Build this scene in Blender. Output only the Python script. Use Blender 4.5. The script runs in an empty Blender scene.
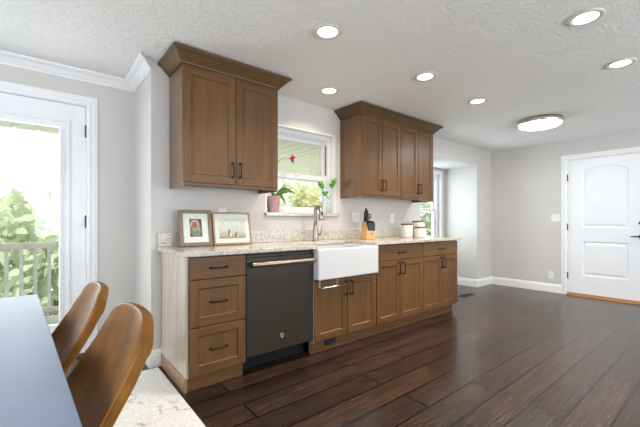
import bpy, bmesh, math, random
from mathutils import Vector, Matrix, Euler

PI = math.pi
random.seed(7)
scene = bpy.context.scene
COL = scene.collection

# ------------------------------------------------------------------ camera, sky, lights, exposure
cam_d = bpy.data.cameras.new('camera')
cam = bpy.data.objects.new('camera', cam_d)
COL.objects.link(cam)
cam.location = (0, 0, 1.1081)
cam.rotation_euler = (PI / 2, 0, -math.radians(39.068))
cam_d.sensor_width = 36.0
cam_d.lens = 36.0 * 343.43 / 640.0
cam_d.shift_y = 8.1 / 640.0
cam_d.clip_start = 0.02
scene.camera = cam

scene.view_settings.view_transform = 'Standard'
scene.view_settings.look = 'None'
scene.view_settings.gamma = 1.0
scene.view_settings.use_curve_mapping = False
scene.view_settings.exposure = 0.64

world = bpy.data.worlds.new('sky')
scene.world = world
world.use_nodes = True
bg = world.node_tree.nodes['Background']
bg.inputs['Color'].default_value = (0.86, 0.94, 1.0, 1)
bg.inputs['Strength'].default_value = 1.05

sun_d = bpy.data.lights.new('sun', 'SUN')
sun_d.energy = 3.0
sun_d.angle = math.radians(3)
sun_d.color = (1.0, 0.95, 0.86)
sun = bpy.data.objects.new('sun', sun_d)
COL.objects.link(sun)
sun.rotation_euler = (math.radians(22), 0, math.radians(-25))     # high, from behind the house: lights the garden, not the room


def rect_light(name, loc, rot, sx, sy, energy, color=(0.90, 0.95, 1.0)):
    d = bpy.data.lights.new(name, 'AREA')
    d.shape = 'RECTANGLE'
    d.size, d.size_y = sx, sy
    d.energy = energy
    d.color = color
    o = bpy.data.objects.new(name, d)
    COL.objects.link(o)
    o.location = loc
    o.rotation_euler = rot
    return o


# fill lamps added out of view, plus daylight at patio door and alcove window
rect_light('added_fill_rear', (2.9, -3.02, 1.30), (PI / 2 + .98, 0, 0), 6.0, 1.7, 132)  # added fill, tilted up to brighten the ceiling
rect_light('added_fill_side', (-3.02, 0.6, 1.30), (PI / 2 - .05, 0, -PI / 2), 3.2, 1.7, 44)  # added fill for the faces turned left
rect_light('daylight_patio', (-0.17, 3.55, 1.08), (PI / 2, 0, PI), 0.55, 1.5, 10)
rect_light('daylight_alcove', (5.15, 3.60, 1.32), (PI / 2, 0, PI), 0.7, 1.15, 16, (0.80, 0.94, 1.0))


# ------------------------------------------------------------------ helpers
def C(r, g, b):
    def f(c):
        c /= 255.0
        return c / 12.92 if c <= 0.04045 else ((c + 0.055) / 1.055) ** 2.4
    return (f(r), f(g), f(b), 1.0)


class NT:
    """thin wrapper for building node materials"""
    def __init__(self, name):
        self.m = bpy.data.materials.new(name)
        self.m.use_nodes = True
        self.t = self.m.node_tree
        self.b = self.t.nodes['Principled BSDF']
        self.out = self.t.nodes['Material Output']

    def n(self, kind, **kw):
        x = self.t.nodes.new(kind)
        for k, v in kw.items():
            if k in x.inputs.keys() if hasattr(x.inputs, 'keys') else False:
                x.inputs[k].default_value = v
            else:
                setattr(x, k, v)
        return x

    def l(self, a, b):
        self.t.links.new(a, b)

    def coord(self, scale=(1, 1, 1), rot=(0, 0, 0), kind='Object'):
        tc = self.n('ShaderNodeTexCoord')
        mp = self.n('ShaderNodeMapping')
        mp.inputs['Scale'].default_value = scale
        mp.inputs['Rotation'].default_value = rot
        self.l(tc.outputs[kind], mp.inputs['Vector'])
        return mp.outputs['Vector']

    def noise(self, vec, scale, detail=3, rough=0.5, dist=0.0):
        x = self.n('ShaderNodeTexNoise')
        x.inputs['Scale'].default_value = scale
        x.inputs['Detail'].default_value = detail
        x.inputs['Roughness'].default_value = rough
        x.inputs['Distortion'].default_value = dist
        self.l(vec, x.inputs['Vector'])
        return x.outputs['Fac']

    def ramp(self, fac, stops):
        x = self.n('ShaderNodeValToRGB')
        cr = x.color_ramp
        while len(cr.elements) < len(stops):
            cr.elements.new(0.5)
        for e, (p, c) in zip(cr.elements, stops):
            e.position = p
            e.color = c
        self.l(fac, x.inputs['Fac'])
        return x.outputs['Color']

    def mix(self, a, b, fac, blend='MIX'):
        x = self.n('ShaderNodeMix')
        x.data_type = 'RGBA'
        x.blend_type = blend
        for s, v in ((x.inputs[6], a), (x.inputs[7], b), (x.inputs[0], fac)):
            if hasattr(v, 'links'):
                self.l(v, s)
            else:
                s.default_value = v
        return x.outputs[2]

    def bump(self, h, strength=0.2, dist=0.01):
        x = self.n('ShaderNodeBump')
        x.inputs['Strength'].default_value = strength
        x.inputs['Distance'].default_value = dist
        self.l(h, x.inputs['Height'])
        self.l(x.outputs['Normal'], self.b.inputs['Normal'])

    def set(self, **kw):
        for k, v in kw.items():
            s = self.b.inputs[k.replace('_', ' ')]
            if hasattr(v, 'links'):
                self.l(v, s)
            else:
                s.default_value = v
        return self


def plain(name, col, rough=0.5, metal=0.0, var=0.04, scale=30.0, bump=0.0):
    t = NT(name)
    v = t.coord()
    f = t.noise(v, scale, 3)
    lo = tuple(c * (1 - var) for c in col[:3]) + (1,)
    hi = tuple(min(1, c * (1 + var)) for c in col[:3]) + (1,)
    t.set(Base_Color=t.ramp(f, [(0.3, lo), (0.7, hi)]), Roughness=rough, Metallic=metal)
    if bump:
        t.bump(f, bump, 0.002)
    return t.m


def wood(name, base, dark, axis='Z', rough=0.44, scale=1.0, coat=0.08, contrast=0.5):
    t = NT(name)
    s = {'Z': (14, 14, 0.9), 'X': (0.9, 14, 14), 'Y': (14, 0.9, 14)}[axis]
    v = t.coord(tuple(k * scale for k in s))
    a = t.noise(v, 2.2, 5, 0.6, 0.4)
    v2 = t.coord((2.2 * scale, 2.2 * scale, 2.2 * scale))
    b = t.noise(v2, 1.2, 2)
    c1 = t.ramp(a, [(0.30, dark), (0.5 + 0.2 * contrast, base)])
    c2 = t.mix(c1, tuple(x * 0.80 for x in base[:3]) + (1,), t.ramp(b, [(0.4, (0, 0, 0, 1)), (0.75, (0.5, 0.5, 0.5, 1))]))
    oi = t.n('ShaderNodeObjectInfo')
    hs = t.n('ShaderNodeHueSaturation')
    mr = t.n('ShaderNodeMapRange')
    mr.inputs[3].default_value = 0.92
    mr.inputs[4].default_value = 1.08
    t.l(oi.outputs['Random'], mr.inputs[0])
    t.l(mr.outputs[0], hs.inputs['Value'])
    t.l(c2, hs.inputs['Color'])
    t.set(Base_Color=hs.outputs['Color'], Roughness=rough, Coat_Weight=coat, Coat_Roughness=0.25, Specular_IOR_Level=0.35)
    t.bump(a, 0.05, 0.001)
    return t.m


M = {}
# paint
M['wall'] = plain('greige_wall_paint', C(206, 202, 199), 0.75, var=0.012, scale=3)
M['trim'] = plain('white_trim_paint', C(238, 238, 240), 0.38, var=0.01, scale=4)
M['doorwhite'] = plain('white_door_paint', C(236, 238, 242), 0.35, var=0.01, scale=4)
M['vinyl'] = plain('white_vinyl', C(226, 228, 230), 0.35, var=0.01)
M['plate'] = plain('white_plastic', C(236, 236, 234), 0.35, var=0.01)
M['canring'] = plain('satin_light_trim', C(206, 203, 198), 0.4, var=0.01)
M['slot'] = plain('dark_slot', C(40, 40, 42), 0.6)


def ceiling_mat():
    t = NT('knockdown_ceiling')
    v = t.coord()
    a = t.noise(v, 15, 4, 0.6, 1.6)
    b = t.noise(v, 60, 3, 0.6, 0.6)
    r1 = t.ramp(a, [(0.44, (0, 0, 0, 1)), (0.56, (1, 1, 1, 1))])
    h = t.mix(r1, b, 0.30)
    t.set(Base_Color=C(236, 235, 232), Roughness=0.8)
    t.bump(h, 0.66, 0.007)
    return t.m


M['ceiling'] = ceiling_mat()


def floor_mat():
    t = NT('dark_walnut_planks')
    tc = t.n('ShaderNodeTexCoord')
    mp = t.n('ShaderNodeMapping')
    mp.inputs['Location'].default_value = (0.4, -0.085, 0)
    t.l(tc.outputs['Object'], mp.inputs['Vector'])
    br = t.n('ShaderNodeTexBrick')
    br.offset = 0.37
    br.offset_frequency = 2
    br.inputs['Scale'].default_value = 1.0
    br.inputs['Mortar Size'].default_value = 0.0068
    br.inputs['Mortar Smooth'].default_value = 0.0
    br.inputs['Bias'].default_value = 0.0
    br.inputs['Brick Width'].default_value = 1.35
    br.inputs['Row Height'].default_value = 0.183
    br.inputs['Color1'].default_value = (0, 0, 0, 1)
    br.inputs['Color2'].default_value = (1, 1, 1, 1)
    br.inputs['Mortar'].default_value = (0.5, 0.5, 0.5, 1)
    t.l(mp.outputs['Vector'], br.inputs['Vector'])
    # grain, shifted per plank
    add = t.n('ShaderNodeVectorMath')
    add.operation = 'MULTIPLY_ADD'
    add.inputs[1].default_value = (7.0, 3.0, 0)
    t.l(br.outputs['Color'], add.inputs[0])
    t.l(tc.outputs['Object'], add.inputs[2])
    g = t.n('ShaderNodeMapping')
    g.inputs['Scale'].default_value = (0.8, 8.5, 1)
    t.l(add.outputs[0], g.inputs['Vector'])
    a = t.noise(g.outputs['Vector'], 3.2, 6, 0.62, 1.1)
    g2 = t.n('ShaderNodeMapping')
    g2.inputs['Scale'].default_value = (2.0, 13, 1)
    t.l(add.outputs[0], g2.inputs['Vector'])
    b = t.noise(g2.outputs['Vector'], 3.0, 3, 0.6, 1.4)
    tone = t.mix(C(48, 34, 27), C(76, 54, 41), br.outputs['Color'])
    c1 = t.mix(tone, C(33, 23, 19), t.ramp(a, [(0.36, (0.8, 0.8, 0.8, 1)), (0.62, (0, 0, 0, 1))]))
    c2 = t.mix(c1, C(104, 78, 60), t.ramp(b, [(0.55, (0, 0, 0, 1)), (0.8, (0.3, 0.3, 0.3, 1))]))
    c3 = t.mix(c2, C(8, 6, 5), br.outputs['Fac'])
    rg = t.ramp(a, [(0.3, (0.19, 0.19, 0.19, 1)), (0.8, (0.30, 0.30, 0.30, 1))])
    t.set(Base_Color=c3, Roughness=rg, Specular_IOR_Level=0.4)
    inv = t.ramp(br.outputs['Fac'], [(0, (1, 1, 1, 1)), (1, (0, 0, 0, 1))])
    hh = t.mix(t.mix(a, b, 0.2), (0, 0, 0, 1), br.outputs['Fac'])
    t.bump(hh, 0.14, 0.004)
    return t.m


M['floor'] = floor_mat()
WB, WD = C(107, 74, 39), C(87, 58, 29)
M['woodV'] = wood('stained_maple_vertical', WB, WD, 'Z')
M['woodH'] = wood('stained_maple_horizontal', WB, WD, 'X')
M['woodY'] = wood('stained_maple_depth', WB, WD, 'Y')
M['woodcrown'] = wood('stained_maple_crown', C(96, 72, 45), C(78, 57, 34), 'X')
M['kick'] = wood('toe_kick_maple', C(112, 77, 45), C(88, 59, 34), 'X')
M['panelgloss'] = wood('satin_end_panel', WB, WD, 'Z', 0.26, 1.0, 0.7)
M['interior'] = plain('dark_reveal', C(38, 28, 22), 0.8)


def granite_mat():
    t = NT('speckled_granite')
    v = t.coord()
    a = t.noise(v, 9, 5, 0.65, 0.8)
    b = t.noise(v, 55, 4, 0.7, 0.3)
    d = t.noise(v, 120, 2, 0.6)
    c1 = t.ramp(a, [(0.3, C(172, 164, 150)), (0.5, C(202, 197, 188)), (0.7, C(184, 178, 168))])
    c2 = t.mix(c1, C(120, 108, 92), t.ramp(b, [(0.53, (0, 0, 0, 1)), (0.66, (0.9, 0.9, 0.9, 1))]))
    c3 = t.mix(c2, C(62, 52, 48), t.ramp(d, [(0.61, (0, 0, 0, 1)), (0.68, (0.9, 0.9, 0.9, 1))]))
    vo = t.n('ShaderNodeTexVoronoi')
    vo.inputs['Scale'].default_value = 26
    t.l(v, vo.inputs['Vector'])
    c4 = t.mix(c3, C(84, 70, 64), t.ramp(vo.outputs['Distance'], [(0.05, (0.8, 0.8, 0.8, 1)), (0.13, (0, 0, 0, 1))]))
    t.set(Base_Color=c4, Roughness=0.14, Specular_IOR_Level=0.5)
    return t.m


M['granite'] = granite_mat()
M['ceramic'] = plain('white_fireclay', C(208, 209, 212), 0.12, var=0.005)
M['canister'] = plain('cream_stoneware', C(226, 221, 211), 0.35, var=0.03)
M['lidwood'] = wood('acacia_lid', C(134, 90, 54), C(100, 64, 36), 'X', 0.45, 3)
M['bronze'] = plain('oil_rubbed_bronze', C(26, 22, 20), 0.38, 0.4, 0.1)
M['hinge'] = plain('antique_brass_hinge', C(112, 86, 58), 0.42, 0.7, 0.15)
M['black'] = plain('satin_black', C(18, 18, 19), 0.42, var=0.1)
M['deepblack'] = plain('matte_black', C(10, 10, 11), 0.85, var=0.05)
M['slate'] = plain('slate_steel', C(46, 38, 27), 0.36, 0.2, 0.03, 6)
M['dwhandle'] = plain('brushed_bar', C(150, 140, 128), 0.36, 1.0, 0.03)
M['nickel'] = plain('brushed_nickel', C(196, 188, 178), 0.28, 1.0, 0.03)
M['rawnickel'] = plain('warm_nickel', C(158, 148, 136), 0.30, 1.0, 0.03)
M['chrome'] = plain('bright_steel', C(214, 212, 208), 0.2, 1.0, 0.02)
M['block'] = wood('knife_block_birch', C(214, 170, 112), C(190, 140, 84), 'Z', 0.45, 2)
M['framegrey'] = wood('weathered_frame', C(150, 132, 112), C(116, 100, 84), 'Z', 0.6, 4, 0.0)
M['framegold'] = wood('oak_frame', C(190, 152, 108), C(166, 126, 82), 'X', 0.5, 4, 0.0)
M['mat'] = plain('white_mat_board', C(236, 234, 232), 0.7, var=0.01)
M['pink'] = plain('dusty_pink_ceramic', C(206, 160, 166), 0.4, var=0.05)
M['leaf'] = plain('glossy_leaf', C(78, 118, 56), 0.35, var=0.25, scale=12)
M['leafbright'] = plain('bright_leaf', C(92, 160, 52), 0.4, var=0.3, scale=30)
M['stem'] = plain('plant_stem', C(88, 104, 66), 0.5, var=0.15)
M['magenta'] = plain('magenta_petal', C(178, 32, 110), 0.45, var=0.2, scale=60)
M['bark'] = plain('orchid_bark', C(94, 64, 46), 0.9, var=0.3, scale=80)
M['threshold'] = wood('oak_threshold', C(164, 114, 60), C(132, 88, 44), 'Y', 0.4, 2)
M['table'] = plain('pale_grey_tabletop', C(120, 134, 162), 0.5, var=0.03, scale=6)
M['tableedge'] = plain('dark_table_edge', C(70, 74, 82), 0.4)
M['tableleg'] = plain('charcoal_table_leg', C(58, 58, 62), 0.45)
M['soffit'] = plain('cream_soffit', C(246, 244, 228), 0.6, var=0.03)
M['deck'] = plain('grey_deck', C(190, 184, 176), 0.7, var=0.08)
M['rail'] = plain('pale_rail', C(240, 226, 214), 0.6, var=0.05)
M['balusterm'] = plain('white_baluster', C(246, 246, 246), 0.6, var=0.03)
M['lawn'] = plain('pale_ground', C(222, 218, 208), 0.9, var=0.3, scale=2)
M['treebark'] = plain('tree_bark', C(120, 100, 84), 0.9, var=0.3)


def foliage_mat(name, c1, c2):
    t = NT(name)
    v = t.coord()
    f = t.noise(v, 1.6, 4, 0.7)
    t.set(Base_Color=t.ramp(f, [(0.3, c1), (0.7, c2)]), Roughness=0.6)
    tr = t.n('ShaderNodeBsdfTranslucent')
    tr.inputs['Color'].default_value = c2
    mx = t.n('ShaderNodeMixShader')
    mx.inputs[0].default_value = 0.4
    t.l(t.b.outputs[0], mx.inputs[1])
    t.l(tr.outputs[0], mx.inputs[2])
    t.l(mx.outputs[0], t.out.inputs['Surface'])
    return t.m


M['foliage1'] = foliage_mat('tree_leaves_green', C(166, 182, 148), C(208, 216, 184))
M['foliage2'] = foliage_mat('tree_leaves_pale', C(150, 160, 96), C(208, 206, 144))


def glass_mat(name, tint=(0.98, 1.0, 0.99, 1)):
    t = NT(name)
    tr = t.n('ShaderNodeBsdfTransparent')
    tr.inputs['Color'].default_value = tint
    gl = t.n('ShaderNodeBsdfGlossy')
    gl.inputs['Roughness'].default_value = 0.02
    lw = t.n('ShaderNodeLayerWeight')
    lw.inputs['Blend'].default_value = 0.5
    pw = t.n('ShaderNodeMath'); pw.operation = 'POWER'; pw.inputs[1].default_value = 5.0
    t.l(lw.outputs['Facing'], pw.inputs[0])
    fr = t.n('ShaderNodeMath'); fr.operation = 'MULTIPLY_ADD'; fr.inputs[1].default_value = 0.9; fr.inputs[2].default_value = 0.04
    t.l(pw.outputs[0], fr.inputs[0])
    mx = t.n('ShaderNodeMixShader')
    t.l(fr.outputs[0], mx.inputs[0])
    t.l(tr.outputs[0], mx.inputs[1])
    t.l(gl.outputs[0], mx.inputs[2])
    t.l(mx.outputs[0], t.out.inputs['Surface'])
    return t.m


M['glass'] = glass_mat('window_glass')
M['vaseglass'] = glass_mat('vase_glass', (0.97, 0.985, 0.98, 1))


def emit_mat(name, col, s):
    t = NT(name)
    t.set(Base_Color=col, Emission_Color=col, Emission_Strength=s, Roughness=0.5)
    return t.m


M['lens'] = emit_mat('lit_lens', (1.0, 0.92, 0.80, 1), 3.2)
M['diffuser'] = emit_mat('lit_diffuser', (1.0, 0.97, 0.92, 1), 2.6)


def leather_mat():
    t = NT('cognac_leather')
    v = t.coord()
    a = t.noise(v, 9, 3, 0.5, 0.2)
    b = t.noise(v, 220, 2, 0.5)
    c = t.ramp(a, [(0.25, C(92, 55, 10)), (0.52, C(122, 76, 16)), (0.80, C(156, 102, 30))])
    t.set(Base_Color=c, Roughness=0.50, Specular_IOR_Level=0.28)
    t.bump(b, 0.08, 0.001)
    return t.m


M['leather'] = leather_mat()
M['piping'] = plain('leather_piping', C(146, 92, 34), 0.4, var=0.1)
M['chairleg'] = plain('dark_chair_leg', C(40, 34, 30), 0.4, 0.2)


def rug_mat():
    t = NT('ivory_rug_line_pattern')
    v = t.coord()
    # warped coordinates give hand-drawn outlines
    nz = t.n('ShaderNodeTexNoise')
    nz.inputs['Scale'].default_value = 7
    nz.inputs['Detail'].default_value = 4
    t.l(v, nz.inputs['Vector'])
    sc = t.n('ShaderNodeVectorMath')
    sc.operation = 'MULTIPLY_ADD'
    sc.inputs[1].default_value = (0.30, 0.30, 0)
    t.l(nz.outputs['Color'], sc.inputs[0])
    t.l(v, sc.inputs[2])
    vo = t.n('ShaderNodeTexVoronoi')
    vo.feature = 'DISTANCE_TO_EDGE'
    vo.inputs['Scale'].default_value = 9.5
    t.l(sc.outputs[0], vo.inputs['Vector'])
    line = t.ramp(vo.outputs['Distance'], [(0.012, (1, 1, 1, 1)), (0.045, (0, 0, 0, 1))])
    gate = t.ramp(t.noise(v, 6, 3, 0.6), [(0.49, (0, 0, 0, 1)), (0.60, (0.65, 0.65, 0.65, 1))])
    fac = t.mix(line, gate, 1.0, 'MULTIPLY')
    base = t.ramp(t.noise(v, 60, 3), [(0.3, C(222, 218, 212)), (0.7, C(242, 239, 234))])
    t.set(Base_Color=t.mix(base, C(120, 122, 130), fac), Roughness=0.95)
    t.bump(t.noise(v, 400, 2), 0.3, 0.003)
    return t.m


M['rug'] = rug_mat()


def new_bm():
    return bmesh.new()


def box(bm, x0, x1, y0, y1, z0, z1, mi=0):
    vs = [bm.verts.new(p) for p in ((x0, y0, z0), (x1, y0, z0), (x1, y1, z0), (x0, y1, z0),
                                    (x0, y0, z1), (x1, y0, z1), (x1, y1, z1), (x0, y1, z1))]
    for f in ((0, 3, 2, 1), (4, 5, 6, 7), (0, 1, 5, 4), (1, 2, 6, 5), (2, 3, 7, 6), (3, 0, 4, 7)):
        bm.faces.new([vs[i] for i in f]).material_index = mi
    return vs


def prism(bm, poly, axis, a0, a1, mi=0):
    """extrude a 2D polygon: axis 'x' poly=(y,z), 'y' poly=(x,z), 'z' poly=(x,y)"""
    def pt(p, a):
        return {'x': (a, p[0], p[1]), 'y': (p[0], a, p[1]), 'z': (p[0], p[1], a)}[axis]
    A = [bm.verts.new(pt(p, a0)) for p in poly]
    B = [bm.verts.new(pt(p, a1)) for p in poly]
    n = len(poly)
    bm.faces.new(A).material_index = mi
    bm.faces.new(B[::-1]).material_index = mi
    for i in range(n):
        bm.faces.new((A[i], B[i], B[(i + 1) % n], A[(i + 1) % n])).material_index = mi


def lathe(bm, prof, cx=0, cy=0, seg=32, mi=0, cap=True):
    """revolve (radius, z) pairs about the vertical through cx, cy"""
    rings = []
    for r, z in prof:
        rings.append([bm.verts.new((cx + r * math.cos(2 * PI * i / seg), cy + r * math.sin(2 * PI * i / seg), z)) for i in range(seg)])
    for a, b in zip(rings, rings[1:]):
        for i in range(seg):
            f = bm.faces.new((a[i], a[(i + 1) % seg], b[(i + 1) % seg], b[i]))
            f.smooth = True
            f.material_index = mi
    if cap:
        bm.faces.new(rings[0][::-1]).material_index = mi
        bm.faces.new(rings[-1]).material_index = mi


def tube(bm, pts, r, seg=10, mi=0, closed=False):
    pts = [Vector(p) for p in pts]
    n = len(pts)
    rad = r if isinstance(r, (list, tuple)) else [r] * n
    rings = []
    up = Vector((0, 0, 1))
    prev = None
    for i, p in enumerate(pts):
        a = pts[(i - 1) % n] if (closed or i > 0) else p
        b = pts[(i + 1) % n] if (closed or i < n - 1) else p
        d = (b - a).normalized()
        if prev is None:
            u = d.cross(up if abs(d.z) < 0.9 else Vector((1, 0, 0))).normalized()
        else:
            u = (prev - d * prev.dot(d)).normalized()
        prev = u
        w = d.cross(u)
        rings.append([bm.verts.new(p + (u * math.cos(2 * PI * k / seg) + w * math.sin(2 * PI * k / seg)) * rad[i]) for k in range(seg)])
    m = n if closed else n - 1
    for i in range(m):
        a, b = rings[i], rings[(i + 1) % n]
        for k in range(seg):
            f = bm.faces.new((a[k], a[(k + 1) % seg], b[(k + 1) % seg], b[k]))
            f.smooth = True
            f.material_index = mi
    if not closed:
        bm.faces.new(rings[0][::-1]).material_index = mi
        bm.faces.new(rings[-1]).material_index = mi


def sweep(bm, path, prof, pre=None, post=None, mi=0):
    """mitred moulding: prof=(out,z) run along path of (x,y); out is to the right of the travel direction"""
    P = [Vector((p[0], p[1])) for p in path]
    full = ([Vector(pre)] if pre else []) + P + ([Vector(post)] if post else [])
    o = 1 if pre else 0
    rings = []
    for i in range(len(P)):
        j = i + o
        ds = []
        if j > 0:
            ds.append((full[j] - full[j - 1]).normalized())
        if j < len(full) - 1:
            ds.append((full[j + 1] - full[j]).normalized())
        ns = [Vector((d.y, -d.x)) for d in ds]
        m = ns[0] if len(ns) == 1 else (ns[0] + ns[1]) / (1 + ns[0].dot(ns[1]))
        rings.append([bm.verts.new((P[i].x + m.x * q, P[i].y + m.y * q, z)) for q, z in prof])
    k = len(prof)
    for a, b in zip(rings, rings[1:]):
        for i in range(k):
            bm.faces.new((a[i], b[i], b[(i + 1) % k], a[(i + 1) % k])).material_index = mi
    bm.faces.new(rings[0]).material_index = mi
    bm.faces.new(rings[-1][::-1]).material_index = mi


OFF = {}


def obj(name, bm, mats, parent=None, bevel=0.0, smooth=False, seg=2, local=False):
    bmesh.ops.recalc_face_normals(bm, faces=bm.faces[:])
    me = bpy.data.meshes.new(name)
    bm.to_mesh(me)
    bm.free()
    o = bpy.data.objects.new(name, me)
    COL.objects.link(o)
    for m in (mats if isinstance(mats, (list, tuple)) else [mats]):
        me.materials.append(M[m] if isinstance(m, str) else m)
    if smooth:
        for p in me.polygons:
            p.use_smooth = True
    if parent is not None:
        o.parent = parent
        off = OFF.get(parent.name)
        if off is not None:
            if not local:
                me.transform(Matrix.Translation(-off))
            OFF[o.name] = off
    if bevel:
        b = o.modifiers.new('bevel', 'BEVEL')
        b.width = bevel
        b.segments = seg
        b.limit_method = 'ANGLE'
        b.angle_limit = math.radians(40)
        b.harden_normals = False
    return o


def tag(o, label, cat, group=None, kind=None):
    o['label'] = label
    o['category'] = cat
    if group:
        o['group'] = group
    if kind:
        o['kind'] = kind
    return o


def thing(name, loc, label, cat, group=None, kind=None, rotz=0.0):
    o = bpy.data.objects.new(name, None)
    COL.objects.link(o)
    o.location = loc
    o.rotation_euler = (0, 0, rotz)
    o.empty_display_size = 0.1
    OFF[o.name] = Vector(loc)
    return tag(o, label, cat, group, kind)


def struct(name, bm, mats, label, cat, bevel=0.0):
    return tag(obj(name, bm, mats, bevel=bevel), label, cat, kind='structure')


# ------------------------------------------------------------------ room
YK, YP, XJ, XF, HC = 2.834, 3.43, 0.647, 6.235, 2.335
XK1, XN1 = 4.09, 5.713         # end of the kitchen wall, right side of the alcove
YA = 3.44
X0, Y0 = -3.0, -3.0

bm = new_bm(); box(bm, X0 - .15, XF + .15, Y0 - .15, 3.60, -0.12, 0)
struct('floor', bm, 'floor', 'dark walnut wide plank floor', 'floor')
bm = new_bm(); box(bm, X0 - .15, XF + .15, Y0 - .15, 3.60, HC, HC + .12)
struct('ceiling', bm, 'ceiling', 'white knockdown textured ceiling', 'ceiling')


def wall_y(bm, x0, x1, y0, y1, hole=None, ztop=HC):
    if not hole:
        box(bm, x0, x1, y0, y1, 0, ztop); return
    a, b, c, d = hole
    box(bm, x0, a, y0, y1, 0, ztop); box(bm, b, x1, y0, y1, 0, ztop)
    if c > 0: box(bm, a, b, y0, y1, 0, c)
    box(bm, a, b, y0, y1, d, ztop)


def wall_x(bm, x0, x1, y0, y1, hole=None, ztop=HC):
    if not hole:
        box(bm, x0, x1, y0, y1, 0, ztop); return
    a, b, c, d = hole
    box(bm, x0, x1, y0, a, 0, ztop); box(bm, x0, x1, b, y1, 0, ztop)
    if c > 0: box(bm, x0, x1, a, b, 0, c)
    box(bm, x0, x1, a, b, d, ztop)


KW = (1.64, 2.519, 1.160, 2.052)
bm = new_bm(); wall_y(bm, XJ, XK1, YK, YK + .15, KW)
struct('wall_back', bm, 'wall', 'grey painted kitchen wall behind the counter and wall cabinets', 'wall')
bm = new_bm(); wall_x(bm, XJ, XJ + .15, YK + .15, YP)
struct('wall_left', bm, 'wall', 'short grey return wall between patio door and kitchen', 'wall')
PD = (-0.645, 0.303, 0.0, 2.072)
bm = new_bm(); wall_y(bm, X0 - .15, XJ + .15, YP, YP + .15, PD)
struct('wall_back_left', bm, 'wall', 'grey wall around the glazed patio door', 'wall')
NW = (4.74, 5.56, 0.68, 1.96)
bm = new_bm(); wall_y(bm, XK1 - .15, XN1, YA, YA + .15, NW)
struct('wall_alcove', bm, 'wall', 'grey rear wall of the alcove with its window', 'wall')
bm = new_bm(); wall_x(bm, XK1 - .15, XK1, YK + .15, YA)
struct('wall_alcove_left', bm, 'wall', 'left side wall of the alcove past the counter end', 'wall')
bm = new_bm(); box(bm, XN1, XF + .15, YK, YA + .15, 0, HC)
struct('wall_back_right', bm, 'wall', 'grey wall corner between alcove and entry door', 'wall')
bm = new_bm(); box(bm, XK1, XN1, YK, YA, 2.052, HC)
struct('trim_alcove_header', bm, 'wall', 'dropped grey header over the alcove', 'header')
ED = (0.755, 1.702, 0.0, 2.048)
bm = new_bm(); wall_x(bm, XF, XF + .15, Y0 - .15, YK, ED)
struct('wall_right', bm, 'wall', 'grey end wall holding the white entry door', 'wall')
bm = new_bm(); wall_y(bm, X0, XF, Y0 - .15, Y0, (-0.15, 5.95, 0.4, 2.2))  # unseen opening added to let the rear fill in
struct('wall_front', bm, 'wall', 'grey dining room wall with wide opening added for the fill light', 'wall')
bm = new_bm(); wall_x(bm, X0 - .15, X0, Y0, YP, (-1.1, 2.3, 0.4, 2.2))  # unseen opening added to let the side fill in
struct('wall_side', bm, 'wall', 'grey side wall with wide opening added for the fill light', 'wall')

# crown moulding
bm = new_bm()
cz = HC
crown = [(0, cz - .070), (.007, cz - .070), (.011, cz - .060), (.022, cz - .053), (.052, cz - .026), (.076, cz - .017), (.086, cz - .012), (.090, cz - .001), (0, cz - .001)]
sweep(bm, [(X0, YP), (XJ, YP), (XJ, YK)], crown, post=(XJ + .3, YK))
struct('trim_1', bm, 'trim', 'white crown moulding above the patio door turning onto the return wall', 'crown moulding')

bb = [(0, 0), (.016, 0), (.016, .095), (.012, .105), (.012, .112), (.006, .126), (.004, .132), (0, .132)]
bm = new_bm(); sweep(bm, [(0.366, YP), (XJ, YP), (XJ, YK), (0.728, YK)], bb)
struct('baseboard_left', bm, 'trim', 'white baseboard wrapping the corner beside the end of the cabinets', 'baseboard')
bm = new_bm(); sweep(bm, [(XK1, YK + .01), (XK1, YA), (XN1, YA), (XN1, YK), (XF, YK), (XF, 1.763)], bb)
struct('baseboard_right', bm, 'trim', 'white baseboard along the alcove and the entry wall', 'baseboard')

# ------------------------------------------------------------------ patio door
d1 = thing('door_1', (-0.17, YP, 0), 'white patio door with one large glass pane at left', 'door', kind='structure')


def ring(bm, x0, x1, z0, z1, w, y0, y1, mi=0):
    box(bm, x0, x0 + w, y0, y1, z0, z1, mi); box(bm, x1 - w, x1, y0, y1, z0, z1, mi)
    box(bm, x0 + w, x1 - w, y0, y1, z0, z0 + w, mi); box(bm, x0 + w, x1 - w, y0, y1, z1 - w, z1, mi)


bm = new_bm()
for (w, dep) in ((.082, .012), (.060, .020), (.022, .026)):
    pass
casing = [(-.002, 0), (.016, 0), (.022, .010), (.022, .024), (.016, .032), (.014, .060), (.010, .066), (.010, .076), (-.002, .076)]


def casing_y(bm, x0, x1, ztop, y):
    """moulded casing round a door opening on a wall facing -y; inner edges given"""
    W = .076
    for side in (0, 1):
        pr = []
        for (dep, w) in casing:
            X = x0 - w if side == 0 else x1 + w
            pr.append((X, y - dep))
        # vertical leg with mitred top
        A = [bm.verts.new((p[0], p[1], 0)) for p in pr]
        B = [bm.verts.new((p[0], p[1], ztop + w)) for p, (dep, w) in zip(pr, casing)]
        n = len(pr)
        for i in range(n):
            bm.faces.new((A[i], A[(i + 1) % n], B[(i + 1) % n], B[i]))
        bm.faces.new(A)
    A = [bm.verts.new((x0 - w, y - dep, ztop + w)) for dep, w in casing]
    B = [bm.verts.new((x1 + w, y - dep, ztop + w)) for dep, w in casing]
    n = len(casing)
    for i in range(n):
        bm.faces.new((A[i], A[(i + 1) % n], B[(i + 1) % n], B[i]))


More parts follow.
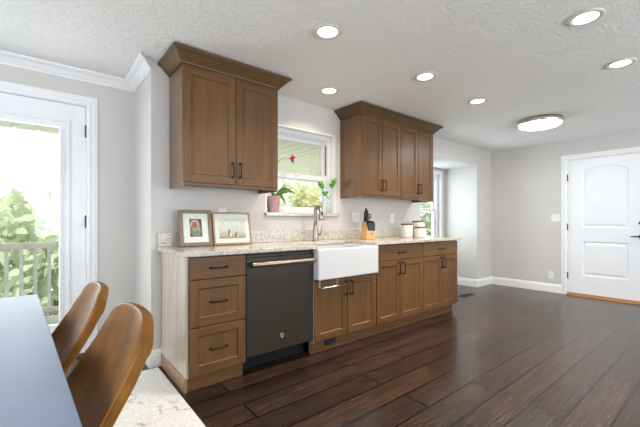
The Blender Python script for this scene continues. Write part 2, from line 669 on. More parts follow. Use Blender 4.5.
bm = new_bm(); casing_y(bm, -0.632, 0.291, 2.063, YP)
obj('casing', bm, 'trim', d1)
bm = new_bm()
box(bm, .289, .302, YP + .001, YP + .15, 0, 2.071); box(bm, -.644, -.631, YP + .001, YP + .15, 0, 2.071)
box(bm, -.631, .289, YP + .001, YP + .15, 2.060, 2.071)
obj('jamb', bm, 'trim', d1)
GX0, GX1, GZ0, GZ1 = -0.453, 0.112, 0.290, 1.861
LX0, LX1, LZ0, LZ1 = -0.625, 0.283, 0.025, 2.056
bm = new_bm()
ya, yb = YP + .004, YP + .048
ex0, ex1, ez0, ez1 = GX0 - .01, GX1 + .01, GZ0 - .01, GZ1 + .01
box(bm, LX0, ex0, ya, yb, LZ0, LZ1); box(bm, ex1, LX1, ya, yb, LZ0, LZ1)
box(bm, ex0, ex1, ya, yb, LZ0, ez0); box(bm, ex0, ex1, ya, yb, ez1, LZ1)
leaf1 = obj('door_leaf', bm, 'doorwhite', d1)
# raised glazing frame
bm = new_bm()
ring(bm, GX0 - .066, GX1 + .066, GZ0 - .066, GZ1 + .066, .022, ya - .014, ya + .001)
ring(bm, GX0 - .046, GX1 + .046, GZ0 - .046, GZ1 + .046, .034, ya - .006, ya + .001)
ring(bm, GX0 - .014, GX1 + .014, GZ0 - .014, GZ1 + .014, .016, ya - .010, ya + .02)
obj('glazing_frame', bm, 'trim', d1, bevel=.003)
bm = new_bm(); box(bm, GX0 - .008, GX1 + .008, YP + .030, YP + .036, GZ0 - .008, GZ1 + .008)
obj('glass_pane', bm, 'glass', d1)
bm = new_bm(); box(bm, GX1 + .016, GX1 + .030, ya - .020, ya - .005, 1.50, 1.66); box(bm, GX1 + .019, GX1 + .027, ya - .013, ya - .004, .30, 1.85)
obj('blind_slider', bm, 'vinyl', d1, bevel=.002)
for z in (1.85, 1.105, .28):
    bm = new_bm()
    tube(bm, [(.2865, YP - .006, z - .048), (.2865, YP - .006, z + .048)], .0075, 10)
    box(bm, .2815, .2915, YP - .003, YP + .004, z - .044, z + .044)
    tube(bm, [(.2865, YP - .006, z + .048), (.2865, YP - .006, z + .055)], .005, 8)
    obj('hinge', bm, 'hinge', d1)
bm = new_bm(); box(bm, -.631, .289, YP - .0, YP + .15, 0, .022)
obj('threshold', bm, 'hinge', d1)

# ------------------------------------------------------------------ kitchen window
w1 = thing('window_1', (2.08, YK + .1, 1.2), 'white single hung window over the sink', 'window', kind='structure')
x0, x1, z0, z1 = KW[0], KW[1], 1.197, KW[3]
bm = new_bm()
box(bm, x0, x0 + .012, YK, YK + .078, z0, z1); box(bm, x1 - .012, x1, YK, YK + .078, z0, z1)
box(bm, x0 + .012, x1 - .012, YK, YK + .078, z1 - .012, z1)
obj('jamb_liner', bm, 'trim', w1)
bm = new_bm()
ring(bm, x0, x1, z0, z1, .050, YK + .078, YK + .150)
ring(bm, x0 + .050, x1 - .050, z0 + .05, z1 - .050, .014, YK + .092, YK + .150)
obj('frame', bm, 'vinyl', w1, bevel=.003)
bm = new_bm(); ring(bm, x0 + .055, x1 - .055, 1.555, z1 - .055, .050, YK + .116, YK + .146)
obj('upper_sash', bm, 'vinyl', w1, bevel=.003)
bm = new_bm(); ring(bm, x0 + .052, x1 - .052, z0 + .008, 1.603, .052, YK + .082, YK + .114)
obj('lower_sash', bm, 'vinyl', w1, bevel=.004)
bm = new_bm(); box(bm, x0 + .10, x1 - .10, YK + .128, YK + .134, 1.60, z1 - .10)
obj('upper_pane', bm, 'glass', w1)
bm = new_bm(); box(bm, x0 + .10, x1 - .10, YK + .095, YK + .101, z0 + .056, 1.555)
obj('lower_pane', bm, 'glass', w1)
bm = new_bm(); box(bm, 2.02, 2.10, YK + .070, YK + .084, 1.590, 1.604); tube(bm, [(2.06, YK + .078, 1.604), (2.06, YK + .078, 1.612)], .012, 12)
obj('sash_lock', bm, 'vinyl', w1)
bm = new_bm(); box(bm, 2.447, 2.455, YK + .083, YK + .092, 1.62, 1.94)
obj('balance_track', bm, 'slate', w1)

bm = new_bm(); box(bm, 1.626, 2.547, YK - .042, YK - .0005, 1.162, 1.196); box(bm, 1.6405, 2.5185, YK - .001, YK + .14, 1.162, 1.196)
tag(obj('window_sill', bm, 'granite', bevel=.004), 'speckled granite sill under the kitchen window', 'windowsill', kind='structure')

# ------------------------------------------------------------------ alcove window
w2 = thing('window_2', (5.15, YA + .05, .68), 'white double hung window in the alcove behind the canisters', 'window', kind='structure')
x0, x1, z0, z1 = NW
bm = new_bm(); ring(bm, x0, x1, z0, z1, .06, YA + .03, YA + .12)
obj('frame', bm, 'vinyl', w2, bevel=.004)
bm = new_bm(); ring(bm, x0 - .06, x1 + .06, z0 - .06, z1 + .05, .06, YA - .016, YA - .0005)
obj('casing', bm, 'trim', w2, bevel=.004)
bm = new_bm(); ring(bm, x0 + .06, x1 - .06, 1.285, z1 - .06, .05, YA + .08, YA + .11)
obj('upper_sash', bm, 'vinyl', w2, bevel=.004)
bm = new_bm(); ring(bm, x0 + .06, x1 - .06, z0 + .06, 1.33, .05, YA + .048, YA + .078)
obj('lower_sash', bm, 'vinyl', w2, bevel=.004)
bm = new_bm(); box(bm, x0 + .10, x1 - .10, YA + .092, YA + .098, 1.32, z1 - .10)
obj('upper_pane', bm, 'glass', w2)
bm = new_bm(); box(bm, x0 + .10, x1 - .10, YA + .060, YA + .066, z0 + .10, 1.29)
obj('lower_pane', bm, 'glass', w2)

# ------------------------------------------------------------------ entry door
d2 = thing('door_2', (XF, 1.228, 0), 'white two panel entry door with arched upper panel at far right', 'door', kind='structure')
bm = new_bm()


def casing_x(bm, y0, y1, ztop, x):
    for side in (0, 1):
        pr = [((y0 - w if side == 0 else y1 + w), x - dep, w) for dep, w in casing]
        A = [bm.verts.new((p[1], p[0], 0)) for p in pr]
        B = [bm.verts.new((p[1], p[0], ztop + p[2])) for p in pr]
        n = len(pr)
        for i in range(n):
            bm.faces.new((A[i], A[(i + 1) % n], B[(i + 1) % n], B[i]))
        bm.faces.new(A)
    A = [bm.verts.new((x - dep, y0 - w, ztop + w)) for dep, w in casing]
    B = [bm.verts.new((x - dep, y1 + w, ztop + w)) for dep, w in casing]
    n = len(casing)
    for i in range(n):
        bm.faces.new((A[i], A[(i + 1) % n], B[(i + 1) % n], B[i]))


casing_x(bm, 0.770, 1.692, 2.040, XF)
obj('casing', bm, 'trim', d2)
bm = new_bm()
box(bm, XF + .001, XF + .15, .757, .768, 0, 2.047); box(bm, XF + .001, XF + .15, 1.690, 1.701, 0, 2.047); box(bm, XF + .001, XF + .15, .768, 1.690, 2.037, 2.047)
obj('jamb', bm, 'trim', d2)


def arch_panel(y0, y1, z0, zs, rise, n=20):
    """outline (y,z): flat bottom z0, sides to zs, arched top rising by rise; anticlockwise"""
    pts = [(y0, z0), (y1, z0), (y1, zs)]
    if rise > 0:
        w = y1 - y0
        R = (w * w / 4 + rise * rise) / (2 * rise)
        cz_, cy_ = zs + rise - R, (y0 + y1) / 2
        a0 = math.asin((w / 2) / R)
        for i in range(1, n):
            a = a0 - 2 * a0 * i / n
            pts.append((cy_ + R * math.sin(a), cz_ + R * math.cos(a)))
    pts.append((y0, zs))
    return pts


def inset(pts, d):
    out = []
    n = len(pts)
    for i in range(n):
        p0, p1, p2 = Vector(pts[i - 1]), Vector(pts[i]), Vector(pts[(i + 1) % n])
        a, b = (p1 - p0).normalized(), (p2 - p1).normalized()
        n1, n2 = Vector((-a.y, a.x)), Vector((-b.y, b.x))
        m = (n1 + n2) / (1 + n1.dot(n2))
        out.append((p1.x + m.x * d, p1.y + m.y * d))
    return out


xl = XF + .010                       # face of the leaf
bm = new_bm()
outer = [(.772, .036), (1.688, .036), (1.688, 2.035), (.772, 2.035)]
pans = [arch_panel(.985, 1.508, .305, .815, 0), arch_panel(.985, 1.508, 1.02, 1.845, .072)]
edges = []


def loop(pts, x):
    vs = [bm.verts.new((x, p[0], p[1])) for p in pts]
    es = [bm.edges.new((vs[i], vs[(i + 1) % len(vs)])) for i in range(len(vs))]
    return vs, es


ov, oe = loop(outer, xl)
edges += oe
for p in pans:
    v0, e0 = loop(p, xl)
    edges += e0
    prev = v0
    for d, dx in ((.006, .005), (.014, .012), (.026, .012), (.050, .004), (.056, .003)):
        q = [bm.verts.new((xl + dx, a, b)) for a, b in inset(p, d)]
        for i in range(len(q)):
            bm.faces.new((prev[i], prev[(i + 1) % len(q)], q[(i + 1) % len(q)], q[i]))
        prev = q
    bm.faces.new(prev)
bmesh.ops.triangle_fill(bm, use_beauty=True, use_dissolve=False, edges=edges)
bk = [bm.verts.new((xl + .044, p[0], p[1])) for p in outer]
for i in range(4):
    bm.faces.new((ov[i], ov[(i + 1) % 4], bk[(i + 1) % 4], bk[i]))
bm.faces.new(bk)
obj('door_leaf', bm, 'doorwhite', d2)
for z in (1.775, 1.028, .292):
    bm = new_bm()
    tube(bm, [(XF - .004, 1.689, z - .05), (XF - .004, 1.689, z + .05)], .009, 10)
    box(bm, XF - .001, XF + .012, 1.682, 1.696, z - .05, z + .05)
    obj('hinge', bm, 'black', d2)
bm = new_bm()
tube(bm, [(xl, .852, .905), (xl - .012, .852, .905)], .032, 20)
tube(bm, [(xl - .008, .852, .905), (xl - .052, .852, .905)], .011, 12)
tube(bm, [(xl - .050, .842, .905), (xl - .050, .90, .906), (xl - .050, .962, .902)], [.010, .010, .007], 10)
obj('lever_handle', bm, 'black', d2)
bm = new_bm()
tube(bm, [(xl, .852, 1.09), (xl - .016, .852, 1.09)], .032, 20)
box(bm, xl - .030, xl - .012, .846, .858, 1.072, 1.108)
obj('deadbolt', bm, 'black', d2, bevel=.002)
bm = new_bm(); prism(bm, [(XF - .055, 0), (XF - .05, .010), (XF + .005, .033), (XF + .14, .033), (XF + .14, 0)], 'y', .770, 1.690)
obj('threshold', bm, 'threshold', d2)


# ------------------------------------------------------------------ wall plates
def plate_y(name, xc, zc, gangs, label, cat, parts):
    t = thing(name, (xc, YK, zc), label, cat)
    w = .035 + .0225 * (gangs - 1) * 1.0
    bm = new_bm(); box(bm, xc - w, xc + w, YK - .006, YK - .0005, zc - .057, zc + .057)
    obj('cover_plate', bm, 'plate', t, bevel=.003)
    for k, kind in enumerate(parts):
        x = xc + (k - (gangs - 1) / 2) * .046
        if kind == 'outlet':
            for dz in (-.02, .02):
                bm = new_bm(); box(bm, x - .016, x + .016, YK - .0085, YK - .0055, zc + dz - .014, zc + dz + .014)
                r = obj('receptacle', bm, 'plate', t, bevel=.004)
                bm = new_bm()
                for s in (-.006, .006):
                    box(bm, x + s - .001, x + s + .001, YK - .009, YK - .0083, zc + dz - .004, zc + dz + .005)
                obj('slots', bm, 'slot', r)
        else:
            bm = new_bm(); prism(bm, [(YK - .006, zc - .033), (YK - .012, zc - .031), (YK - .008, zc + .031), (YK - .006, zc + .033)], 'x', x - .016, x + .016)
            obj('rocker', bm, 'plate', t)
    return t


plate_y('wall_outlet', 2.832, 1.157, 2, 'white double wall plate on the kitchen wall left of the knife block', 'outlet', ['switch', 'outlet'])
plate_y('wall_outlet', 3.488, 1.150, 1, 'white single outlet on the kitchen wall above the left canister', 'outlet', ['outlet'])
plate_y('wall_outlet', 1.214, 1.164, 1, 'white wall plate half hidden behind the oak picture frame', 'outlet', ['outlet'])


def plate_x(name, yc, zc, gangs, label, cat, kind):
    t = thing(name, (XF, yc, zc), label, cat)
    w = .035 + .0225 * (gangs - 1)
    bm = new_bm(); box(bm, XF - .006, XF - .0005, yc - w, yc + w, zc - .057, zc + .057)
    obj('cover_plate', bm, 'plate', t, bevel=.003)
    for k in range(gangs):
        y = yc + (k - (gangs - 1) / 2) * .046
        if kind == 'outlet':
            for dz in (-.02, .02):
                bm = new_bm(); box(bm, XF - .0085, XF - .0055, y - .016, y + .016, zc + dz - .014, zc + dz + .014)
                r = obj('receptacle', bm, 'plate', t, bevel=.004)
                bm = new_bm()
                for s in (-.006, .006):
                    box(bm, XF - .009, XF - .0083, y + s - .001, y + s + .001, zc + dz - .004, zc + dz + .005)
                obj('slots', bm, 'slot', r)
        else:
            bm = new_bm(); box(bm, XF - .008, XF - .0055, y - .005, y + .005, zc - .012, zc + .012)
            r = obj('switch_surround', bm, 'plate', t)
            bm = new_bm(); prism(bm, [(XF - .007, zc - .004), (XF - .016, zc + .008), (XF - .015, zc + .012), (XF - .007, zc + .005)], 'y', y - .003, y + .003)
            obj('toggle', bm, 'plate', t)
    return t


plate_x('light_switch', 1.842, 1.165, 2, 'white double light switch beside the entry door', 'light switch', 'switch')
plate_x('wall_outlet', 1.905, 0.268, 1, 'white outlet low on the wall near the entry door', 'outlet', 'outlet')

# ------------------------------------------------------------------ cabinets
YB = 2.22                     # cabinet face plane (front of doors)
FT = .020                     # door thickness
WOOD = ['woodV', 'woodH', 'interior']


def shaker(bm, x0, x1, z0, z1, yf, fr=.056, rec=.010, t=FT):
    """frame and panel front facing -y; slot 0 vertical grain, slot 1 horizontal grain"""
    ch = .007
    box(bm, x0, x0 + fr, yf, yf + t, z0, z1, 0); box(bm, x1 - fr, x1, yf, yf + t, z0, z1, 0)
    box(bm, x0 + fr, x1 - fr, yf, yf + t, z0, z0 + fr, 1); box(bm, x0 + fr, x1 - fr, yf, yf + t, z1 - fr, z1, 1)
    a0, a1, b0, b1 = x0 + fr, x1 - fr, z0 + fr, z1 - fr
    O = [bm.verts.new(p) for p in ((a0, yf + .001, b0), (a1, yf + .001, b0), (a1, yf + .001, b1), (a0, yf + .001, b1))]
    I = [bm.verts.new(p) for p in ((a0 + ch, yf + rec, b0 + ch), (a1 - ch, yf + rec, b0 + ch), (a1 - ch, yf + rec, b1 - ch), (a0 + ch, yf + rec, b1 - ch))]
    for i in range(4):
        bm.faces.new((O[i], O[(i + 1) % 4], I[(i + 1) % 4], I[i])).material_index = 1 if i in (0, 2) else 0
    bm.faces.new(I).material_index = 0


def pull(parent, x, z, yf, vertical, length=.105):
    bm = new_bm()
    h = length / 2
    out = .030
    if vertical:
        pts = [(x, yf, z - h), (x, yf - out * .6, z - h), (x, yf - out, z - h + .008), (x, yf - out, z), (x, yf - out, z + h - .008), (x, yf - out * .6, z + h), (x, yf, z + h)]
    else:
        pts = [(x - h, yf, z), (x - h, yf - out * .6, z), (x - h + .008, yf - out, z), (x, yf - out, z), (x + h - .008, yf - out, z), (x + h, yf - out * .6, z), (x + h, yf, z)]
    tube(bm, pts, [.0075, .006, .0058, .0048, .0058, .006, .0075], 10)
    return obj('bar_pull', bm, 'bronze', parent)


def front(parent, name, x0, x1, z0, z1, yf, flat=False, fr=.056):
    bm = new_bm()
    if flat:
        box(bm, x0, x1, yf, yf + FT, z0, z1, 1)
    else:
        shaker(bm, x0, x1, z0, z1, yf, fr)
    return obj(name, bm, WOOD, parent, bevel=.0015, seg=1)


def carcass(parent, x0, x1, y0, y1, z0, z1, mats=WOOD):
    bm = new_bm()
    t = .018
    box(bm, x0, x0 + t, y0, y1, z0, z1); box(bm, x1 - t, x1, y0, y1, z0, z1)
    box(bm, x0 + t, x1 - t, y0, y1, z0, z0 + t, 1); box(bm, x0 + t, x1 - t, y1 - .006, y1, z0 + t, z1)
    # face frame
    box(bm, x0 + t, x0 + .035, y0, y0 + t, z0 + t, z1, 0); box(bm, x1 - .035, x1 - t, y0, y0 + t, z0 + t, z1, 0)
    box(bm, x0 + .035, x1 - .035, y0, y0 + t, z1 - .03, z1, 1)
    return obj('carcass', bm, mats, parent)


def kickboard(parent, x0, x1, inset_=.070, shoe=True):
    bm = new_bm()
    box(bm, x0, x1, YB + inset_, YB + inset_ + .016, .001, .104, 0)
    if shoe:
        prism(bm, [(YB + inset_, .001), (YB + inset_ - .014, .001), (YB + inset_ - .012, .012), (YB + inset_, .020)], 'x', x0, x1)
    return obj('toe_kick', bm, 'kick', parent)


CT0 = .884                    # underside of countertop
# --- drawer cabinet
c1 = thing('base_cabinet', (.93, YB, 0), 'brown base cabinet of three drawers at the left end of the counter', 'cabinet', 'kitchen base cabinets')
carcass(c1, .733, 1.126, YB + FT + .001, YK - .002, .105, CT0 - .001)
bm = new_bm()
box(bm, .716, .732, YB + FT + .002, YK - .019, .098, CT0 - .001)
M['glarepanel'] = wood('end_panel_painted_glare', C(198, 184, 166), C(176, 161, 143), 'Z', 0.26, 1.0, 0.5)  # cabinet wood made paler: side glare painted into the colour
o = obj('end_panel', bm, 'glarepanel', c1); o['label'] = 'side panel with glare painted into its pale wood'
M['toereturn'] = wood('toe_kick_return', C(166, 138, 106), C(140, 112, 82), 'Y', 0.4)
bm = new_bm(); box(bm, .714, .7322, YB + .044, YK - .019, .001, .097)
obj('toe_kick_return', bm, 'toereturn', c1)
kickboard(c1, .7325, 1.126, .052, False)
for (za, zb, flat) in ((.733, .872, True), (.425, .727, False), (.112, .419, False)):
    d = front(c1, 'drawer', .734, 1.124, za, zb, YB, flat)
    pull(d, .926, (za + zb) / 2 + (.0 if flat else .0), YB, False, .112)

# --- dishwasher
dw = thing('dishwasher', (1.434, YB, 0), 'dark slate dishwasher with long bar handle between drawers and sink', 'dishwasher')
bm = new_bm(); box(bm, 1.133, 1.735, YB + .05, YK - .03, .134, .866)
obj('tub_body', bm, 'black', dw)
bm = new_bm(); box(bm, 1.131, 1.737, YB + .004, YB + .049, .135, .846); box(bm, 1.131, 1.737, YB + .008, YB + .049, .8465, .868)
obj('door_panel', bm, 'slate', dw, bevel=.004)
bm = new_bm(); box(bm, 1.131, 1.737, YB + .010, YB + .049, .8685, .880)
obj('control_strip', bm, 'black', dw, bevel=.002)
bm = new_bm()
hp = []
for i in range(13):
    u = i / 12
    hp.append((1.156 + u * .560, YB - .034 - .010 * math.sin(PI * u), .799))
tube(bm, hp, .0190, 12)
box(bm, 1.158, 1.184, YB - .036, YB + .006, .789, .809); box(bm, 1.688, 1.714, YB - .036, YB + .006, .789, .809)
obj('handle', bm, 'dwhandle', dw, bevel=.003)
bm = new_bm(); box(bm, 1.134, 1.734, YB + .14, YB + .15, .002, .132)
obj('kick_plate', bm, 'deepblack', dw)
bm = new_bm(); tube(bm, [(1.428, YB + .005, .240), (1.428, YB - .001, .240)], .0185, 28)
lg = obj('logo_badge', bm, 'rawnickel', dw)
bm = new_bm(); tube(bm, [(1.428 + .0155 * math.cos(a * PI / 12), YB - .0015, .240 + .0155 * math.sin(a * PI / 12)) for a in range(24)], .0016, 6, closed=True)
obj('badge_rim', bm, 'chrome', lg)


def text_mesh(name, body, size, mat, parent, loc, rot):
    cu = bpy.data.curves.new(name, 'FONT')
    cu.body = body; cu.size = size; cu.align_x = 'CENTER'; cu.align_y = 'CENTER'; cu.extrude = .0003; cu.shear = .25
    tmp = bpy.data.objects.new('tmp', cu)
    COL.objects.link(tmp)
    bpy.context.view_layer.update()
    me = bpy.data.meshes.new_from_object(tmp.evaluated_get(bpy.context.evaluated_depsgraph_get()))
    bpy.data.objects.remove(tmp)
    me.transform(Matrix.Translation(loc) @ Euler(rot).to_matrix().to_4x4())
    bm = new_bm(); bm.from_mesh(me); bpy.data.meshes.remove(me)
    return obj(name, bm, mat, parent)


text_mesh('monogram', 'GE', .019, 'black', lg, (1.428, YB - .0016, .240), (PI / 2, 0, 0))

# --- sink cabinet
c2 = thing('sink_cabinet', (2.11, YB, 0), 'brown two door cabinet under the white apron sink', 'cabinet', 'kitchen base cabinets')
bm = new_bm()
t = .018; ya_, yb_ = YB + FT + .001, YK - .002
box(bm, 1.741, 1.759, ya_, yb_, .105, .625); box(bm, 2.483, 2.501, ya_, yb_, .105, .625)
box(bm, 1.759, 2.483, ya_, yb_, .105, .123, 1); box(bm, 1.759, 2.483, yb_ - .006, yb_, .123, .625)
box(bm, 1.759, 1.776, ya_, ya_ + t, .123, .625); box(bm, 2.466, 2.483, ya_, ya_ + t, .123, .625); box(bm, 1.776, 2.466, ya_, ya_ + t, .597, .625, 1)
obj('carcass', bm, WOOD, c2)
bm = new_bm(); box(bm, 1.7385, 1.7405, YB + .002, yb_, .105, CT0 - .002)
o = obj('filler_panel', bm, 'glarepanel', c2)
kk = kickboard(c2, 1.741, 2.501)
da = front(c2, 'door', 1.748, 2.114, .112, .612, YB)
db = front(c2, 'door', 2.120, 2.496, .112, .612, YB)
pull(da, 2.088, .520, YB, True, .118); pull(db, 2.158, .520, YB, True, .118)
bm = new_bm()
box(bm, 1.905, 2.035, YB + .066, YB + .0695, .030, .088, 0)
for i in range(7):
    box(bm, 1.914, 2.026, YB + .0635, YB + .066, .036 + i * .007, .039 + i * .007, 0)
obj('vent_grille', bm, 'black', kk)
# over-door towel bar
tb = thing('towel_bar', (1.90, YB, .56), 'brushed steel towel bar hooked over the left sink cabinet door', 'towel bar')
bm = new_bm(); tube(bm, [(1.772, YB - .052, .562), (2.050, YB - .052, .562)], .0065, 12)
obj('bar', bm, 'chrome', tb)
for x in (1.795, 1.995):
    bm = new_bm()
    box(bm, x - .009, x + .009, YB - .0030, YB - .0008, .562, .6155); box(bm, x - .009, x + .009, YB - .003, YB + .0205, .6135, .6155)
    box(bm, x - .009, x + .009, YB - .054, YB - .003, .558, .562)
    obj('hook', bm, 'chrome', tb)

# --- two more base cabinets with a drawer over two doors
c3 = thing('base_cabinet', (2.885, YB, 0), 'brown drawer and two door base cabinet directly right of the sink', 'cabinet', 'kitchen base cabinets')
carcass(c3, 2.503, 3.264, YB + FT + .001, YK - .002, .105, CT0 - .001)
kickboard(c3, 2.503, 3.264)
d = front(c3, 'drawer', 2.508, 3.261, .722, .872, YB, True); pull(d, 2.890, .790, YB, False)
da = front(c3, 'door', 2.508, 2.862, .112, .716, YB); db = front(c3, 'door', 2.867, 3.261, .112, .716, YB)
pull(da, 2.835, .628, YB, True, .118); pull(db, 2.908, .630, YB, True, .118)
c4 = thing('base_cabinet', (3.63, YB, 0), 'brown drawer and two door base cabinet at the right end of the counter', 'cabinet', 'kitchen base cabinets')
carcass(c4, 3.266, 3.972, YB + FT + .001, YK - .002, .105, CT0 - .001)
kickboard(c4, 3.266, 3.972)
d = front(c4, 'drawer', 3.268, 3.984, .722, .872, YB, True); pull(d, 3.632, .790, YB, False)
da = front(c4, 'door', 3.268, 3.640, .112, .716, YB); db = front(c4, 'door', 3.645, 3.984, .112, .716, YB)
pull(da, 3.610, .628, YB, True, .118); pull(db, 3.682, .630, YB, True, .118)
bm = new_bm(); prism(bm, [(YB + .07, .001), (YK - .002, .001), (YK - .002, CT0 - .001), (YB + FT + .001, CT0 - .001), (YB + FT + .001, .105), (YB + .07, .105)], 'x', 3.973, 3.987)
obj('end_panel', bm, 'woodV', c4)

# --- countertop
ct = thing('countertop', (2.35, 2.5, .914), 'speckled beige granite countertop running along the kitchen wall', 'countertop')
yf_ = 2.187
bm = new_bm()
outline = [(.686, yf_), (1.752, yf_), (1.752, 2.60), (2.448, 2.60), (2.448, yf_), (4.010, yf_), (4.010, YK - .002), (.686, YK - .002)]
prism(bm, outline, 'z', CT0, .914)
obj('slab', bm, 'granite', ct, bevel=.004)
bm = new_bm(); box(bm, .690, 3.625, YK - .022, YK - .001, .9145, 1.022)
obj('backsplash', bm, 'granite', ct, bevel=.003)

# --- apron sink
sk = thing('farmhouse_sink', (2.10, 2.39, .637), 'white apron front farmhouse sink set into the granite counter', 'sink')
bm = new_bm()
sx0, sx1, sy0, sy1, sz0, sz1 = 1.743, 2.466, 2.160, 2.640, .6265, .8835
O = [(sx0, sy0), (sx1, sy0), (sx1, sy1), (sx0, sy1)]
ob = [bm.verts.new((x, y, sz0)) for x, y in O]; ot = [bm.verts.new((x, y, sz1)) for x, y in O]
w = .026
I = [(sx0 + w, sy0 + w + .004), (sx1 - w, sy0 + w + .004), (sx1 - w, sy1 - w), (sx0 + w, sy1 - w)]
it = [bm.verts.new((x, y, sz1)) for x, y in I]
ib = [bm.verts.new((x + (.02 if x < 2.1 else -.02), y + (.02 if y < 2.4 else -.02), sz0 + .03)) for x, y in I]
bm.faces.new(ob)
for i in range(4):
    j = (i + 1) % 4
    bm.faces.new((ob[i], ob[j], ot[j], ot[i])); bm.faces.new((ot[i], ot[j], it[j], it[i])); bm.faces.new((it[i], it[j], ib[j], ib[i]))
bm.faces.new(ib)
obj('basin', bm, 'ceramic', sk, bevel=.012, seg=4, smooth=False)
bm = new_bm(); lathe(bm, [(.045, .6568), (.045, .660), (.038, .661), (.03, .6585)], 2.10, 2.43, 24)
obj('drain', bm, 'nickel', sk)

# --- faucet
fc = thing('kitchen_faucet', (2.133, 2.70, .914), 'brushed nickel pull down faucet behind the sink', 'faucet')
bm = new_bm()
lathe(bm, [(.034, .9145), (.034, .920), (.030, .930), (.0300, .97), (.0270, 1.02), (.0220, 1.06), (.0190, 1.09)], 2.133, 2.70, 24)
fx, fy = 2.133, 2.70
arc = [(fx, fy, 1.03), (fx, fy, 1.13), (fx, fy, 1.215)]
dirx, diry = .08, -.997
R = .038
for i in range(1, 11):
    a = PI * i / 10 * .95
    q = R * (1 - math.cos(a))
    arc.append((fx + dirx * q, fy + diry * q, 1.215 + R * math.sin(a)))
tube(bm, arc, .0185, 14)
obj('spout', bm, 'rawnickel', fc)
bm = new_bm()
e = Vector(arc[-1])
tube(bm, [e + Vector((0, 0, .012)), e + Vector((.001, -.004, -.03)), e + Vector((.002, -.008, -.085)), e + Vector((.002, -.009, -.102))], [.0190, .0215, .0250, .0225], 14)
sp = obj('spray_head', bm, 'rawnickel', fc)
bm = new_bm(); box(bm, e.x - .010, e.x + .004, e.y - .032, e.y - .020, e.z - .055, e.z - .020)
obj('spray_button', bm, 'black', sp, bevel=.002)
bm = new_bm()
tube(bm, [(fx + .018, fy - .004, .985), (fx + .058, fy - .012, .985)], .0155, 12)
tube(bm, [(fx + .050, fy - .012, .985), (fx + .062, fy - .016, 1.01), (fx + .070, fy - .02, 1.05), (fx + .074, fy - .02, 1.085)], [.010, .0075, .0062, .0055], 10)
obj('handle', bm, 'rawnickel', fc)


# ------------------------------------------------------------------ wall cabinets
YU = 2.510


def wall_cabinet(x0, x1, doors, pulls, label):
    zb, zt = 1.375, 2.238
    t = thing('wall_cabinet', ((x0 + x1) / 2, YU, zb), label, 'cabinet', 'wall cabinets above the counter')
    bm = new_bm()
    yb0 = YU + FT + .001
    box(bm, x0 + .016, x1 - .016, yb0, YK - .001, zb + .022, zt, 0)
    obj('carcass', bm, WOOD, t)
    for a, b in ((x0, x0 + .015), (x1 - .015, x1)):
        bm = new_bm(); box(bm, a, b, YU + .004, YK - .001, zb - .012, zt)
        obj('end_panel', bm, 'panelgloss', t, bevel=.0015, seg=1)
    bm = new_bm(); box(bm, x0 + .0155, x1 - .0155, YU + .006, YU + .020, zb - .004, zb + .018, 0)
    obj('bottom_rail', bm, 'woodH', t)
    bm = new_bm(); box(bm, x0 + .0155, x1 - .0155, YU + .002, YU + .020, 2.228, zt, 0)
    obj('top_rail', bm, 'woodH', t)
    for (a, b), (px) in zip(doors, pulls):
        d = front(t, 'door', a, b, 1.396, 2.226, YU, fr=.057)
        pull(d, px, 1.508, YU, True, .112)
    bm = new_bm()
    prof = [(-.002, 2.2385), (.010, 2.2385), (.012, 2.248), (.020, 2.254), (.034, 2.268), (.060, 2.296), (.078, 2.306), (.086, 2.312), (.086, 2.324), (-.002, 2.324)]
    sweep(bm, [(x0, YK - .001), (x0, YU), (x1, YU), (x1, YK - .001)], prof)
    obj('crown', bm, 'woodcrown', t)
    bm = new_bm(); box(bm, x0 + .003, x1 - .003, YU + .003, YK - .002, 2.2385, 2.262)
    obj('top_panel', bm, 'woodH', t)
    return t


wall_cabinet(.779, 1.576, [(.787, 1.186), (1.191, 1.570)], [1.157, 1.220], 'two door brown wall cabinet left of the window')
wall_cabinet(2.589, 3.920, [(2.600, 2.925), (2.931, 3.250), (3.258, 3.590), (3.596, 3.912)], [2.905, 2.958, 3.566, 3.622],
             'wide four door brown wall cabinet right of the window')


# ------------------------------------------------------------------ ceiling lights
def downlight(x, y, label, energy):
    t = thing('recessed_light', (x, y, HC), label, 'ceiling light', 'recessed ceiling lights')
    bm = new_bm()
    lathe(bm, [(.092, HC - .0005), (.092, HC - .006), (.086, HC - .010), (.066, HC - .008), (.064, HC - .0005)], x, y, 36)
    obj('trim_ring', bm, 'canring', t)
    bm = new_bm(); lathe(bm, [(.0635, HC - .0005), (.0635, HC - .0065), (.03, HC - .008), (.001, HC - .0082)], x, y, 32)
    obj('lens', bm, 'lens', t)
    d = bpy.data.lights.new('downlight', 'AREA')
    d.shape = 'DISK'; d.size = .13; d.spread = math.radians(130); d.energy = energy; d.color = (1.0, .86, .68)
    o = bpy.data.objects.new('downlight', d)
    COL.objects.link(o); o.parent = t; o.location = (0, 0, -.012)
    return t


DL = 6
for x, y, lab in ((1.433, 1.687, 'round recessed light nearest above the left wall cabinet'),
                  (2.090, 2.440, 'round recessed light in front of the window between the two wall cabinets'),
                  (2.515, 1.690, 'round recessed light in front of the left end of the four door wall cabinet'),
                  (3.440, 1.700, 'small round recessed light nearest to the dome ceiling light on its left'),
                  (2.537, .595, 'large round recessed light at top right, nearest the top edge of the photo'),
                  (3.480, .596, 'round recessed light at the right edge of the photo')):
    downlight(x, y, lab, DL if y < 2 else DL * .55)

